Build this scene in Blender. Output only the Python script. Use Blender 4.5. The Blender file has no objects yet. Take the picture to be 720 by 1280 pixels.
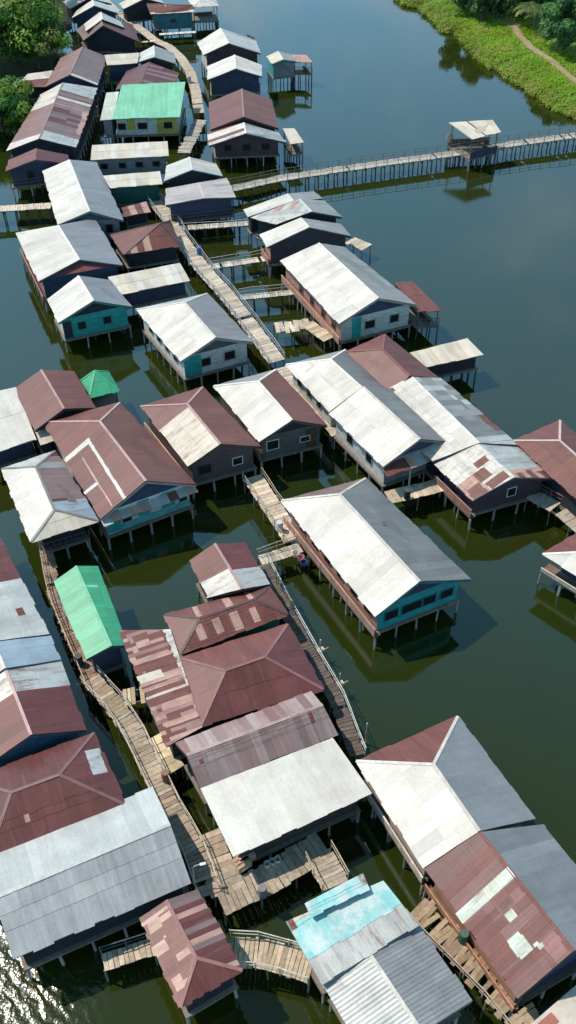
import bpy, bmesh, math, random
from mathutils import Vector, Matrix
random.seed(11)
SC = bpy.context.scene
COL = SC.collection
R = math.radians

# ---------------------------------------------------------------- measured places (metres)
# a house: roof outline A,B,C,D (eaves, counter-clockwise from above) and ridge ends N,F
HOUSES = {
 '01': ('g', {'A': (-35.73, 181.32, 3.70), 'B': (-29.07, 183.69, 3.70), 'C': (-31.00, 188.13, 3.70), 'D': (-37.60, 185.10, 3.70), 'N': (-32.52, 182.36, 5.04), 'F': (-34.38, 186.64, 5.04)}),
 '02': ('g', {'A': (-34.59, 176.28, 3.82), 'B': (-27.38, 178.30, 3.82), 'C': (-27.70, 180.88, 3.82), 'D': (-34.41, 179.94, 3.82), 'N': (-30.95, 177.36, 5.30), 'F': (-31.63, 180.43, 5.30)}),
 '03': ('g', {'A': (-31.10, 168.12, 4.32), 'B': (-25.28, 169.54, 4.32), 'C': (-26.16, 172.40, 4.32), 'D': (-31.88, 171.57, 4.32), 'N': (-28.46, 168.92, 5.79), 'F': (-29.16, 172.44, 5.79)}),
 '04': ('g', {'A': (-31.50, 167.13, 3.24), 'B': (-22.72, 166.21, 3.24), 'C': (-24.57, 174.46, 3.24), 'D': (-33.38, 172.20, 3.24), 'N': (-28.18, 166.79, 5.51), 'F': (-29.62, 173.25, 5.51)}),
 '05': ('g', {'A': (-34.12, 146.41, 3.73), 'B': (-26.70, 146.87, 3.73), 'C': (-26.65, 158.31, 3.73), 'D': (-33.68, 157.89, 3.73), 'N': (-30.40, 146.77, 5.26), 'F': (-30.17, 158.08, 5.26)}),
 '06': ('g', {'A': (-35.36, 124.60, 3.85), 'B': (-26.65, 125.42, 3.85), 'C': (-26.49, 145.42, 3.85), 'D': (-34.14, 143.36, 3.85), 'N': (-31.05, 125.15, 5.18), 'F': (-30.95, 144.03, 5.18)}),
 '07': ('g', {'A': (-34.36, 118.93, 3.75), 'B': (-26.97, 120.84, 3.75), 'C': (-27.39, 123.47, 3.75), 'D': (-34.57, 122.21, 3.75), 'N': (-30.62, 119.63, 4.86), 'F': (-31.12, 122.90, 4.86)}),
 '08': ('g', {'A': (-37.85, 152.75, 3.27), 'B': (-38.72, 147.80, 3.27), 'C': (-34.41, 147.66, 3.27), 'D': (-34.28, 154.07, 3.27), 'N': (-38.19, 149.32, 3.59), 'F': (-34.16, 150.28, 3.59)}),
 '09': ('g', {'A': (-21.82, 155.61, 3.77), 'B': (-15.99, 154.83, 3.77), 'C': (-16.61, 159.49, 3.77), 'D': (-21.69, 159.74, 3.77), 'N': (-19.09, 154.92, 4.75), 'F': (-19.61, 159.78, 4.75)}),
 '10': ('s', {'A': (-26.88, 157.39, 4.30), 'D': (-21.66, 158.12, 4.30), 'B': (-26.17, 154.25, 3.89), 'C': (-21.75, 155.05, 3.89)}),
 '11': ('g', {'A': (-24.07, 146.34, 3.19), 'B': (-15.80, 148.65, 3.19), 'C': (-15.36, 152.69, 3.19), 'D': (-23.21, 153.81, 3.19), 'N': (-20.35, 146.04, 4.20), 'F': (-19.85, 154.45, 4.20)}),
 '12': ('s', {'A': (-22.66, 143.84, 4.85), 'D': (-13.78, 144.68, 4.85), 'B': (-23.05, 134.30, 3.90), 'C': (-13.92, 134.69, 3.90)}),
 '12b': ('s', {'A': (-24.55, 141.26, 4.73), 'D': (-22.85, 141.72, 4.73), 'B': (-24.65, 134.06, 3.80), 'C': (-22.94, 134.41, 3.80)}),
 '13': ('s', {'A': (-24.52, 125.41, 4.13), 'D': (-14.93, 126.35, 4.13), 'B': (-24.30, 122.04, 3.70), 'C': (-14.53, 122.93, 3.70)}),
 '14': ('s', {'A': (-21.98, 116.43, 4.17), 'D': (-15.14, 117.51, 4.17), 'B': (-20.87, 113.92, 3.82), 'C': (-14.66, 114.82, 3.82)}),
 '15': ('g', {'A': (-14.50, 115.75, 3.72), 'B': (-7.56, 116.91, 3.72), 'C': (-8.44, 120.43, 3.72), 'D': (-14.56, 120.06, 3.72), 'N': (-11.10, 116.41, 4.80), 'F': (-11.67, 120.01, 4.80)}),
 '16': ('g', {'A': (-13.78, 109.21, 3.84), 'B': (-5.67, 110.96, 3.84), 'C': (-7.00, 116.13, 3.84), 'D': (-14.12, 113.49, 3.84), 'N': (-9.37, 110.20, 4.16), 'F': (-10.23, 114.27, 4.16)}),
 '17': ('s', {'A': (-19.18, 110.20, 3.09), 'D': (-16.40, 111.69, 3.09), 'B': (-18.63, 108.57, 2.83), 'C': (-15.70, 109.62, 2.83)}),
 '18': ('p', {'A': (-17.60, 98.92, 3.25), 'B': (-11.57, 100.69, 3.25), 'C': (-13.12, 106.62, 3.25), 'D': (-19.68, 103.40, 3.25), 'N': (-13.85, 102.95, 4.82)}),
 '19': ('g', {'A': (-25.70, 104.93, 3.75), 'B': (-18.37, 105.79, 3.75), 'C': (-23.53, 121.32, 3.75), 'D': (-29.77, 118.94, 3.75), 'N': (-22.07, 105.83, 4.88), 'F': (-26.45, 119.46, 4.88)}),
 '20': ('g', {'A': (-25.67, 92.41, 3.87), 'B': (-17.32, 95.48, 3.87), 'C': (-21.75, 106.12, 3.87), 'D': (-30.11, 102.95, 3.87), 'N': (-21.74, 95.26, 4.72), 'F': (-25.21, 102.92, 4.72)}),
 '21': ('g', {'A': (-22.42, 84.66, 3.77), 'B': (-15.46, 87.43, 3.77), 'C': (-18.42, 92.73, 3.77), 'D': (-24.24, 89.06, 3.77), 'N': (-18.96, 86.13, 5.31), 'F': (-21.17, 90.95, 5.31)}),
 '22': ('s', {'A': (-18.63, 93.43, 3.68), 'D': (-11.25, 96.18, 3.68), 'B': (-17.43, 90.45, 3.29), 'C': (-10.03, 93.24, 3.29)}),
 '23': ('f', {'A': (-9.86, 77.79, 3.79), 'B': (-3.16, 80.83, 3.79), 'C': (-8.02, 89.78, 3.79), 'D': (-15.01, 86.91, 3.79), 'N': (-6.60, 79.26, 5.38), 'F': (-9.91, 85.52, 5.38)}),
 '25': ('g', {'A': (-11.93, 158.11, 3.90), 'B': (-3.33, 158.44, 3.90), 'C': (-4.20, 164.18, 3.90), 'D': (-13.20, 163.46, 3.90), 'N': (-8.04, 157.62, 5.70), 'F': (-9.62, 164.37, 5.70)}),
 '26': ('g', {'A': (-10.87, 148.17, 3.80), 'B': (-3.05, 149.26, 3.80), 'C': (-3.19, 153.89, 3.80), 'D': (-11.15, 153.63, 3.80), 'N': (-6.75, 148.43, 5.24), 'F': (-7.09, 154.04, 5.24)}),
 '27': ('g', {'A': (-9.62, 130.78, 3.70), 'B': (-0.64, 130.98, 3.70), 'C': (-1.64, 140.84, 3.70), 'D': (-10.27, 140.08, 3.70), 'N': (-5.17, 130.85, 5.34), 'F': (-5.67, 140.50, 5.34)}),
 '28': ('g', {'A': (-9.64, 126.69, 3.32), 'B': (0.29, 127.47, 3.32), 'C': (-0.65, 130.50, 3.32), 'D': (-10.04, 130.97, 3.32), 'N': (-4.84, 127.12, 4.71), 'F': (-5.18, 130.52, 4.71)}),
 '29': ('s', {'A': (-0.07, 131.70, 3.40), 'D': (1.47, 131.65, 3.40), 'B': (0.92, 127.76, 2.92), 'C': (2.64, 128.43, 2.92)}),
 '30': ('g', {'A': (-1.55, 154.09, 3.84), 'B': (1.99, 155.05, 3.84), 'C': (1.37, 158.10, 3.84), 'D': (-2.35, 157.37, 3.84), 'N': (0.05, 154.14, 4.42), 'F': (-0.68, 157.68, 4.42)}),
 '30b': ('s', {'A': (1.16, 158.30, 3.73), 'D': (3.61, 157.97, 3.73), 'B': (1.74, 155.97, 3.43), 'C': (4.57, 155.75, 3.43)}),
 '31': ('g', {'A': (-22.54, 181.45, 3.85), 'B': (-21.78, 177.53, 3.85), 'C': (-14.53, 178.35, 3.85), 'D': (-15.19, 182.41, 3.85), 'N': (-22.64, 180.36, 4.62), 'F': (-14.98, 179.32, 4.62)}),
 '32': ('g', {'A': (-26.58, 180.79, 3.75), 'B': (-19.99, 183.35, 3.75), 'C': (-21.15, 186.22, 3.75), 'D': (-27.72, 183.46, 3.75), 'N': (-23.05, 181.95, 4.98), 'F': (-24.30, 184.93, 4.98)}),
 '33': ('p', {'A': (-15.13, 180.89, 3.87), 'B': (-10.65, 181.18, 3.87), 'C': (-11.56, 185.87, 3.87), 'D': (-15.99, 185.02, 3.87), 'N': (-13.40, 183.18, 4.71)}),
 '34': ('g', {'A': (-4.16, 106.20, 3.77), 'B': (4.43, 110.49, 3.77), 'C': (3.53, 112.46, 3.77), 'D': (-4.71, 108.03, 3.77), 'N': (1.06, 108.63, 4.45), 'F': (0.35, 110.45, 4.45)}),
 '34b': ('g', {'A': (-0.91, 104.15, 3.89), 'B': (6.53, 105.69, 3.89), 'C': (4.70, 109.76, 3.89), 'D': (-3.85, 105.83, 3.89), 'N': (3.06, 105.06, 4.90), 'F': (1.77, 108.14, 4.90)}),
 '34c': ('g', {'A': (-1.88, 99.23, 3.79), 'B': (7.37, 101.38, 3.79), 'C': (6.26, 104.29, 3.79), 'D': (-2.79, 102.04, 3.79), 'N': (2.67, 100.60, 5.33), 'F': (1.78, 102.78, 5.33)}),
 '35': ('g', {'A': (5.24, 83.66, 3.90), 'B': (13.13, 86.97, 3.90), 'C': (6.45, 98.78, 3.90), 'D': (-0.53, 96.03, 3.90), 'N': (9.16, 85.87, 5.37), 'F': (3.62, 97.03, 5.37)}),
 '36': ('s', {'A': (11.31, 91.76, 3.64), 'D': (13.26, 91.84, 3.64), 'B': (13.24, 86.60, 3.30), 'C': (15.67, 86.83, 3.30)}),
 '37': ('s', {'A': (11.78, 79.52, 3.24), 'D': (17.60, 81.87, 3.24), 'B': (13.13, 77.40, 3.10), 'C': (18.82, 79.26, 3.10)}),
 '38': ('f', {'A': (9.52, 72.28, 3.82), 'B': (13.89, 74.59, 3.82), 'C': (9.57, 81.87, 3.82), 'D': (5.63, 78.98, 3.82), 'N': (11.05, 73.35, 5.02), 'F': (8.94, 77.55, 5.02)}),
 '39': ('f', {'A': (3.75, 69.93, 3.72), 'B': (9.29, 72.87, 3.72), 'C': (5.64, 79.49, 3.72), 'D': (-0.03, 77.16, 3.72), 'N': (6.68, 71.59, 5.06), 'F': (4.03, 76.01, 5.06)}),
 '39b': ('g', {'A': (7.90, 62.19, 3.94), 'B': (14.06, 65.31, 3.94), 'C': (9.88, 72.92, 3.94), 'D': (3.73, 69.46, 3.94), 'N': (10.95, 63.83, 5.49), 'F': (6.73, 71.12, 5.49)}),
 '40': ('g', {'A': (12.09, 63.08, 3.73), 'B': (19.50, 65.04, 3.73), 'C': (14.13, 74.72, 3.73), 'D': (7.57, 71.85, 3.73), 'N': (15.93, 64.03, 4.83), 'F': (11.22, 73.50, 4.83)}),
 '41': ('g', {'A': (14.79, 58.52, 3.45), 'B': (21.84, 61.09, 3.45), 'C': (19.64, 65.33, 3.45), 'D': (12.24, 63.07, 3.45), 'N': (18.13, 59.78, 4.72), 'F': (15.84, 64.08, 4.72)}),
 '42': ('f', {'A': (24.86, 54.40, 3.75), 'B': (29.48, 56.78, 3.75), 'C': (23.73, 68.31, 3.75), 'D': (19.23, 65.61, 3.75), 'N': (27.21, 55.62, 4.68), 'F': (22.73, 64.42, 4.68)}),
 '43': ('f', {'A': (23.25, 48.54, 3.27), 'B': (27.32, 51.69, 3.27), 'C': (23.89, 55.89, 3.27), 'D': (19.26, 52.66, 3.27), 'N': (24.83, 49.71, 3.89), 'F': (22.68, 52.25, 3.89)}),
 '44': ('g', {'A': (-21.77, 67.75, 3.77), 'B': (-16.98, 70.84, 3.77), 'C': (-19.72, 76.45, 3.77), 'D': (-24.73, 73.86, 3.77), 'N': (-19.33, 69.30, 4.89), 'F': (-22.33, 75.15, 4.89)}),
 '45': ('s', {'A': (-27.40, 72.93, 3.86), 'D': (-24.60, 73.96, 3.86), 'B': (-25.82, 64.93, 3.29), 'C': (-21.68, 67.16, 3.29)}),
 '46': ('s', {'A': (-22.34, 69.12, 3.32), 'D': (-21.33, 69.59, 3.32), 'B': (-21.29, 66.73, 2.99), 'C': (-20.18, 67.30, 2.99)}),
 '47': ('f', {'A': (-14.62, 56.49, 3.90), 'B': (-7.44, 60.35, 3.90), 'C': (-14.85, 71.41, 3.90), 'D': (-21.22, 68.77, 3.90), 'N': (-11.09, 58.53, 5.96), 'F': (-15.69, 66.14, 5.96)}),
 '48': ('h', {'A': (-19.70, 54.13, 3.80), 'B': (-14.78, 56.35, 3.80), 'C': (-19.60, 64.94, 3.80), 'D': (-23.67, 62.71, 3.80), 'N': (-18.18, 56.72, 4.69), 'F': (-20.51, 61.87, 4.69)}),
 '49': ('p', {'A': (-17.96, 73.22, 3.10), 'B': (-15.32, 74.22, 3.10), 'C': (-16.67, 77.28, 3.10), 'D': (-19.26, 75.68, 3.10), 'N': (-17.62, 75.82, 4.25)}),
 '50': ('f', {'A': (-8.18, 62.75, 3.82), 'B': (-2.28, 65.13, 3.82), 'C': (-7.60, 73.69, 3.82), 'D': (-12.98, 70.93, 3.82), 'N': (-5.52, 63.84, 5.22), 'F': (-8.62, 69.33, 5.22)}),
 '51': ('f', {'A': (-2.37, 65.87, 3.72), 'B': (3.48, 68.00, 3.72), 'C': (-0.97, 76.40, 3.72), 'D': (-6.63, 73.95, 3.72), 'N': (0.43, 66.97, 5.17), 'F': (-2.52, 72.59, 5.17)}),
 '52': ('f', {'A': (6.10, 46.18, 3.84), 'B': (13.31, 49.63, 3.84), 'C': (6.37, 60.94, 3.84), 'D': (-0.52, 58.39, 3.84), 'N': (9.24, 47.74, 5.75), 'F': (4.00, 56.96, 5.75)}),
 '53': ('g', {'A': (-22.89, 42.09, 3.73), 'B': (-16.85, 45.03, 3.73), 'C': (-23.36, 56.69, 3.73), 'D': (-28.89, 53.31, 3.73), 'N': (-20.28, 43.77, 4.56), 'F': (-25.79, 54.55, 4.56)}),
 '53b': ('g', {'A': (-22.04, 39.31, 3.85), 'B': (-15.68, 42.67, 3.85), 'C': (-16.74, 44.79, 3.85), 'D': (-23.17, 41.49, 3.85), 'N': (-18.83, 40.93, 5.20), 'F': (-20.03, 43.18, 5.20)}),
 '53c': ('g', {'A': (-19.25, 34.25, 3.75), 'B': (-13.16, 37.03, 3.75), 'C': (-15.76, 42.75, 3.75), 'D': (-21.86, 39.67, 3.75), 'N': (-16.21, 35.84, 5.05), 'F': (-18.82, 40.98, 5.05)}),
 '54': ('h', {'A': (-19.87, 33.44, 3.87), 'B': (-17.56, 28.35, 3.87), 'C': (-9.95, 31.58, 3.87), 'D': (-12.58, 36.74, 3.87), 'N': (-16.71, 31.85, 4.99), 'F': (-14.02, 33.02, 4.99)}),
 '55': ('g', {'A': (-17.81, 28.52, 3.77), 'B': (-15.05, 22.54, 3.77), 'C': (-5.78, 26.76, 3.77), 'D': (-8.45, 32.80, 3.77), 'N': (-16.37, 25.33, 5.00), 'F': (-7.04, 29.64, 5.00)}),
 '56': ('n', {'A': (-5.88, 19.90, 3.89), 'B': (-2.71, 21.75, 3.89), 'C': (-5.36, 26.24, 3.89), 'D': (-8.43, 24.66, 3.89), 'N': (-5.17, 22.19, 4.47), 'F': (-6.99, 25.35, 4.47)}),
 '57': ('s', {'A': (-0.39, 24.36, 3.84), 'D': (5.14, 26.65, 3.84), 'B': (1.47, 21.05, 3.79), 'C': (6.85, 24.14, 3.79)}),
 '57b': ('s', {'A': (0.66, 25.16, 4.31), 'D': (3.98, 26.87, 4.31), 'B': (0.99, 24.50, 4.20), 'C': (4.28, 26.06, 4.20)}),
 '58': ('g', {'A': (3.94, 17.08, 3.40), 'B': (9.28, 20.21, 3.40), 'C': (6.89, 24.31, 3.40), 'D': (1.52, 21.20, 3.40), 'N': (6.50, 18.58, 3.76), 'F': (4.12, 22.53, 3.76)}),
 '59': ('f', {'A': (7.57, 27.49, 3.70), 'B': (14.48, 30.44, 3.70), 'C': (10.83, 37.77, 3.70), 'D': (4.05, 34.53, 3.70), 'N': (10.73, 28.85, 5.23), 'F': (8.60, 33.26, 5.23)}),
 '59b': ('g', {'A': (11.67, 20.21, 3.82), 'B': (18.18, 23.52, 3.82), 'C': (14.81, 30.00, 3.82), 'D': (7.60, 27.39, 3.82), 'N': (14.46, 21.72, 5.86), 'F': (10.63, 28.45, 5.86)}),
 '60': ('g', {'A': (-13.90, 42.80, 3.72), 'B': (-11.31, 43.97, 3.72), 'C': (-14.24, 51.56, 3.72), 'D': (-17.24, 50.08, 3.72), 'N': (-12.21, 43.41, 4.33), 'F': (-15.74, 51.00, 4.33)}),
 '61': ('g', {'A': (-5.83, 48.17, 3.84), 'B': (-1.42, 49.38, 3.84), 'C': (-3.37, 53.69, 3.84), 'D': (-7.43, 51.89, 3.84), 'N': (-3.36, 48.44, 4.42), 'F': (-5.55, 53.07, 4.42)}),
 '62': ('h', {'A': (-8.86, 46.70, 3.73), 'B': (-7.53, 43.11, 3.73), 'C': (-0.12, 46.56, 3.73), 'D': (-1.39, 49.29, 3.73), 'N': (-6.28, 45.69, 4.45), 'F': (-2.52, 47.39, 4.45)}),
 '63': ('s', {'A': (-8.33, 45.23, 3.82), 'D': (-5.65, 37.10, 3.82), 'B': (-11.90, 45.19, 3.85), 'C': (-7.83, 35.64, 3.85)}),
 '64': ('h', {'A': (-7.56, 42.77, 3.75), 'B': (-5.78, 37.23, 3.75), 'C': (2.21, 40.00, 3.75), 'D': (-0.12, 45.67, 3.75), 'N': (-4.28, 40.80, 4.87), 'F': (-1.66, 41.89, 4.87)}),
 '65': ('g', {'A': (-7.30, 35.90, 3.87), 'B': (-5.57, 32.70, 3.87), 'C': (3.00, 36.43, 3.87), 'D': (1.40, 39.77, 3.87), 'N': (-6.44, 34.52, 4.61), 'F': (2.09, 38.15, 4.61)}),
 '66': ('s', {'A': (-5.54, 32.65, 3.88), 'D': (2.66, 36.14, 3.88), 'B': (-3.42, 28.24, 3.77), 'C': (4.87, 32.26, 3.77)}),
 '67': ('s', {'A': (21.64, 129.81, 4.69), 'D': (27.51, 130.49, 4.69), 'B': (24.13, 125.47, 4.29), 'C': (28.15, 127.62, 4.29)}),
}
WALKS = {
 'w1': [(-32.92, 196.16, 1.50), (-29.15, 187.53, 1.50), (-26.40, 182.78, 1.50), (-23.37, 177.00, 1.50), (-20.94, 172.27, 1.50), (-18.34, 169.19, 1.50), (-15.90, 163.71, 1.50), (-14.12, 157.51, 1.50), (-13.01, 151.05, 1.50), (-11.91, 142.08, 1.50)],
 'w1b': [(-11.54, 139.51, 1.51), (-13.29, 128.82, 1.51)],
 'w2': [(-17.41, 118.85, 1.52), (-13.64, 110.14, 1.52), (-11.88, 105.26, 1.52), (-8.93, 98.36, 1.52), (-6.37, 93.48, 1.52), (-3.87, 87.84, 1.52), (-0.91, 80.84, 1.52)],
 'w3': [(-0.29, 79.87, 1.54), (2.00, 74.96, 1.54), (4.59, 69.71, 1.54)],
 'w4': [(-6.69, 118.28, 1.45), (0.01, 121.23, 1.45), (10.89, 124.53, 1.45), (23.79, 128.15, 1.45), (30.30, 130.47, 1.45), (39.62, 133.02, 1.45), (49.05, 135.93, 1.45)],
 'w5': [(-36.61, 112.49, 1.76), (-34.32, 113.05, 1.76), (-28.44, 113.72, 1.76)],
 'w6a': [(-11.97, 108.04, 1.57), (-4.02, 109.01, 1.57)],
 'w6b': [(-8.35, 99.08, 1.50), (-2.16, 100.86, 1.50)],
 'w6c': [(-4.81, 92.66, 1.51), (1.14, 93.65, 1.51)],
 'w7': [(-3.03, 63.93, 1.52), (0.36, 56.54, 1.52)],
 'w7b': [(-2.23, 54.01, 1.54), (0.85, 55.35, 1.54)],
 'w8': [(-2.04, 53.56, 1.55), (-0.68, 49.90, 1.55), (1.36, 44.86, 1.55), (3.08, 40.95, 1.55), (4.34, 36.30, 1.55)],
 'w9a': [(-19.16, 55.58, 1.56), (-17.66, 50.57, 1.56), (-15.81, 46.66, 1.56), (-13.66, 42.27, 1.56)],
 'w9': [(-13.95, 42.81, 1.57), (-12.07, 40.62, 1.57), (-10.60, 38.53, 1.57), (-8.54, 34.46, 1.57), (-7.35, 32.20, 1.57), (-5.96, 29.88, 1.57), (-4.86, 27.06, 1.57)],
 'w10a': [(-5.30, 30.97, 1.50), (-3.84, 27.38, 1.50)],
 'w10': [(-4.28, 26.70, 1.51), (-1.68, 27.88, 1.51), (1.79, 30.07, 1.51)],
 'w10c': [(1.58, 29.60, 1.52), (2.51, 27.58, 1.52)],
 'w11': [(-3.62, 23.76, 1.54), (-1.65, 23.61, 1.54), (1.02, 22.78, 1.54)],
 'w12': [(7.12, 26.16, 1.55), (8.62, 24.37, 1.55), (10.73, 21.97, 1.55), (12.16, 19.88, 1.55), (13.37, 18.06, 1.55)],
 'w13': [(20.29, 61.34, 1.56), (22.37, 59.17, 1.56), (24.39, 55.73, 1.56)],
 'w14': [(8.26, 61.06, 1.57), (13.03, 62.56, 1.57)],
 'w15': [(-10.61, 23.24, 1.50), (-7.88, 24.10, 1.50)],
 'w16': [(-1.07, 86.76, 1.51), (2.53, 87.42, 1.51)],
 'w16b': [(2.20, 87.56, 1.52), (4.38, 84.60, 1.52)],
 'w17': [(-20.37, 174.82, 1.54), (-14.46, 175.78, 1.54)],
 'w17b': [(-24.58, 170.75, 1.55), (-20.76, 171.74, 1.55)],
 'w18': [(7.45, 104.71, 1.56), (9.27, 103.00, 1.56)],
 'w19': [(-11.47, 41.14, 1.57), (-10.18, 41.39, 1.57)],
 'w20': [(-9.21, 37.94, 1.50), (-7.65, 35.49, 1.50)],
 'w21': [(12.03, 18.82, 3.01), (15.70, 21.38, 3.01)],
}
PLACES = {
 'boat_blue': [(-22.66, 59.57, 0.20), (-21.39, 55.96, 0.20)],
 'boat_pink': [(-6.03, 177.25, 0.20), (-4.66, 176.03, 0.20)],
 'boat_pale': [(-0.80, 148.85, 0.20), (0.24, 144.39, 0.20)],
 'pole1': [(10.21, 62.59, 1.50)],
 'lamp1': [(-5.80, 27.84, 1.50)],
 'lamp2': [(-10.69, 99.66, 1.50)],
 'mp': [(2.20, 45.34, 0.00), (3.46, 42.34, 0.00), (4.47, 37.36, 0.00), (5.06, 38.23, 0.00)],
 'crate': [(-2.81, 29.37, 1.50), (-2.99, 28.86, 1.50)],
 'bucket': [(-1.50, 28.79, 1.50), (-1.17, 28.94, 1.50), (-0.88, 29.08, 1.50)],
 'bask': [(0.95, 54.07, 1.50), (1.19, 53.55, 1.50), (0.59, 54.51, 1.50)],
 'disc': [(22.08, 129.79, 2.60)],
 'tree': [(-41.56, 167.33, 6.00), (-36.83, 165.10, 5.00), (-38.62, 141.82, 4.50), (-44.76, 153.04, 7.00), (-40.11, 172.96, 7.00)],
 'bush': [(44.07, 164.69, 3.00), (44.38, 154.75, 2.50), (48.11, 166.48, 5.00)],
 'dark': [(33.09, 179.81, 5.00), (36.42, 182.25, 5.00), (39.20, 181.24, 6.00), (30.35, 185.12, 6.00), (42.58, 182.85, 6.00)],
 'palm': [(38.09, 156.47, -7.00), (38.08, 173.15, -7.00)],
 'banana': [(41.57, 182.70, 1.00), (43.27, 179.35, 1.00), (46.38, 187.63, 1.00)],
 'shore': [(18.26, 211.17, 0.00), (20.51, 201.15, 0.00), (22.19, 193.66, 0.00), (24.30, 191.79, 0.00), (25.64, 188.24, 0.00), (26.83, 183.96, 0.00), (27.48, 179.04, 0.00), (29.68, 178.17, 0.00), (31.02, 170.45, 0.00), (32.15, 163.23, 0.00), (33.97, 160.43, 0.00), (36.21, 155.39, 0.00), (37.75, 149.99, 0.00), (39.16, 146.33, 0.00), (40.70, 143.08, 0.00), (42.90, 141.59, 0.00), (46.41, 137.34, 0.00)],
 'path': [(35.55, 183.96, 1.20), (38.69, 178.08, 1.20), (39.00, 172.20, 1.20), (39.80, 166.60, 1.20), (41.86, 160.88, 1.20), (43.57, 153.19, 1.20), (45.33, 145.73, 1.20)],
 'landL': [(-45.33, 133.43, 0.00), (-43.24, 144.19, 0.00), (-40.19, 149.39, 0.00), (-38.31, 155.54, 0.00), (-36.48, 160.72, 0.00), (-36.64, 171.31, 0.00), (-36.30, 181.33, 0.00), (-38.51, 208.38, 0.00)],
}

# ---------------------------------------------------------------- node helpers
def new_mat(name):
    m = bpy.data.materials.new(name); m.use_nodes = True
    nt = m.node_tree
    b = nt.nodes['Principled BSDF']
    return m, nt, b
def N(nt, t, **k):
    n = nt.nodes.new(t)
    for a, v in k.items(): setattr(n, a, v)
    return n
def mixc(nt, fac, a, b, mode='MIX'):
    n = N(nt, 'ShaderNodeMix', data_type='RGBA', blend_type=mode)
    for s, v in ((n.inputs[0], fac), (n.inputs[6], a), (n.inputs[7], b)):
        if isinstance(v, (int, float)): s.default_value = v
        elif isinstance(v, tuple): s.default_value = (*v, 1) if len(v) == 3 else v
        else: nt.links.new(v, s)
    return n.outputs[2]
def math_(nt, op, a, b=None):
    n = N(nt, 'ShaderNodeMath', operation=op)
    for i, v in enumerate((a, b)):
        if v is None: continue
        if isinstance(v, (int, float)): n.inputs[i].default_value = v
        else: nt.links.new(v, n.inputs[i])
    return n.outputs[0]
def ramp(nt, fac, p0, p1, c0=(0,0,0), c1=(1,1,1)):
    n = N(nt, 'ShaderNodeValToRGB')
    n.color_ramp.elements[0].position = p0; n.color_ramp.elements[1].position = p1
    n.color_ramp.elements[0].color = (*c0, 1); n.color_ramp.elements[1].color = (*c1, 1)
    nt.links.new(fac, n.inputs[0]); return n.outputs[0]
def noise(nt, vec, scale, detail=3.0, rough=.55, mapscale=None):
    if mapscale:
        mp = N(nt, 'ShaderNodeMapping'); mp.inputs['Scale'].default_value = mapscale
        nt.links.new(vec, mp.inputs[0]); vec = mp.outputs[0]
    n = N(nt, 'ShaderNodeTexNoise'); n.inputs['Scale'].default_value = scale
    n.inputs['Detail'].default_value = detail; n.inputs['Roughness'].default_value = rough
    nt.links.new(vec, n.inputs['Vector']); return n.outputs['Fac']

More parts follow.
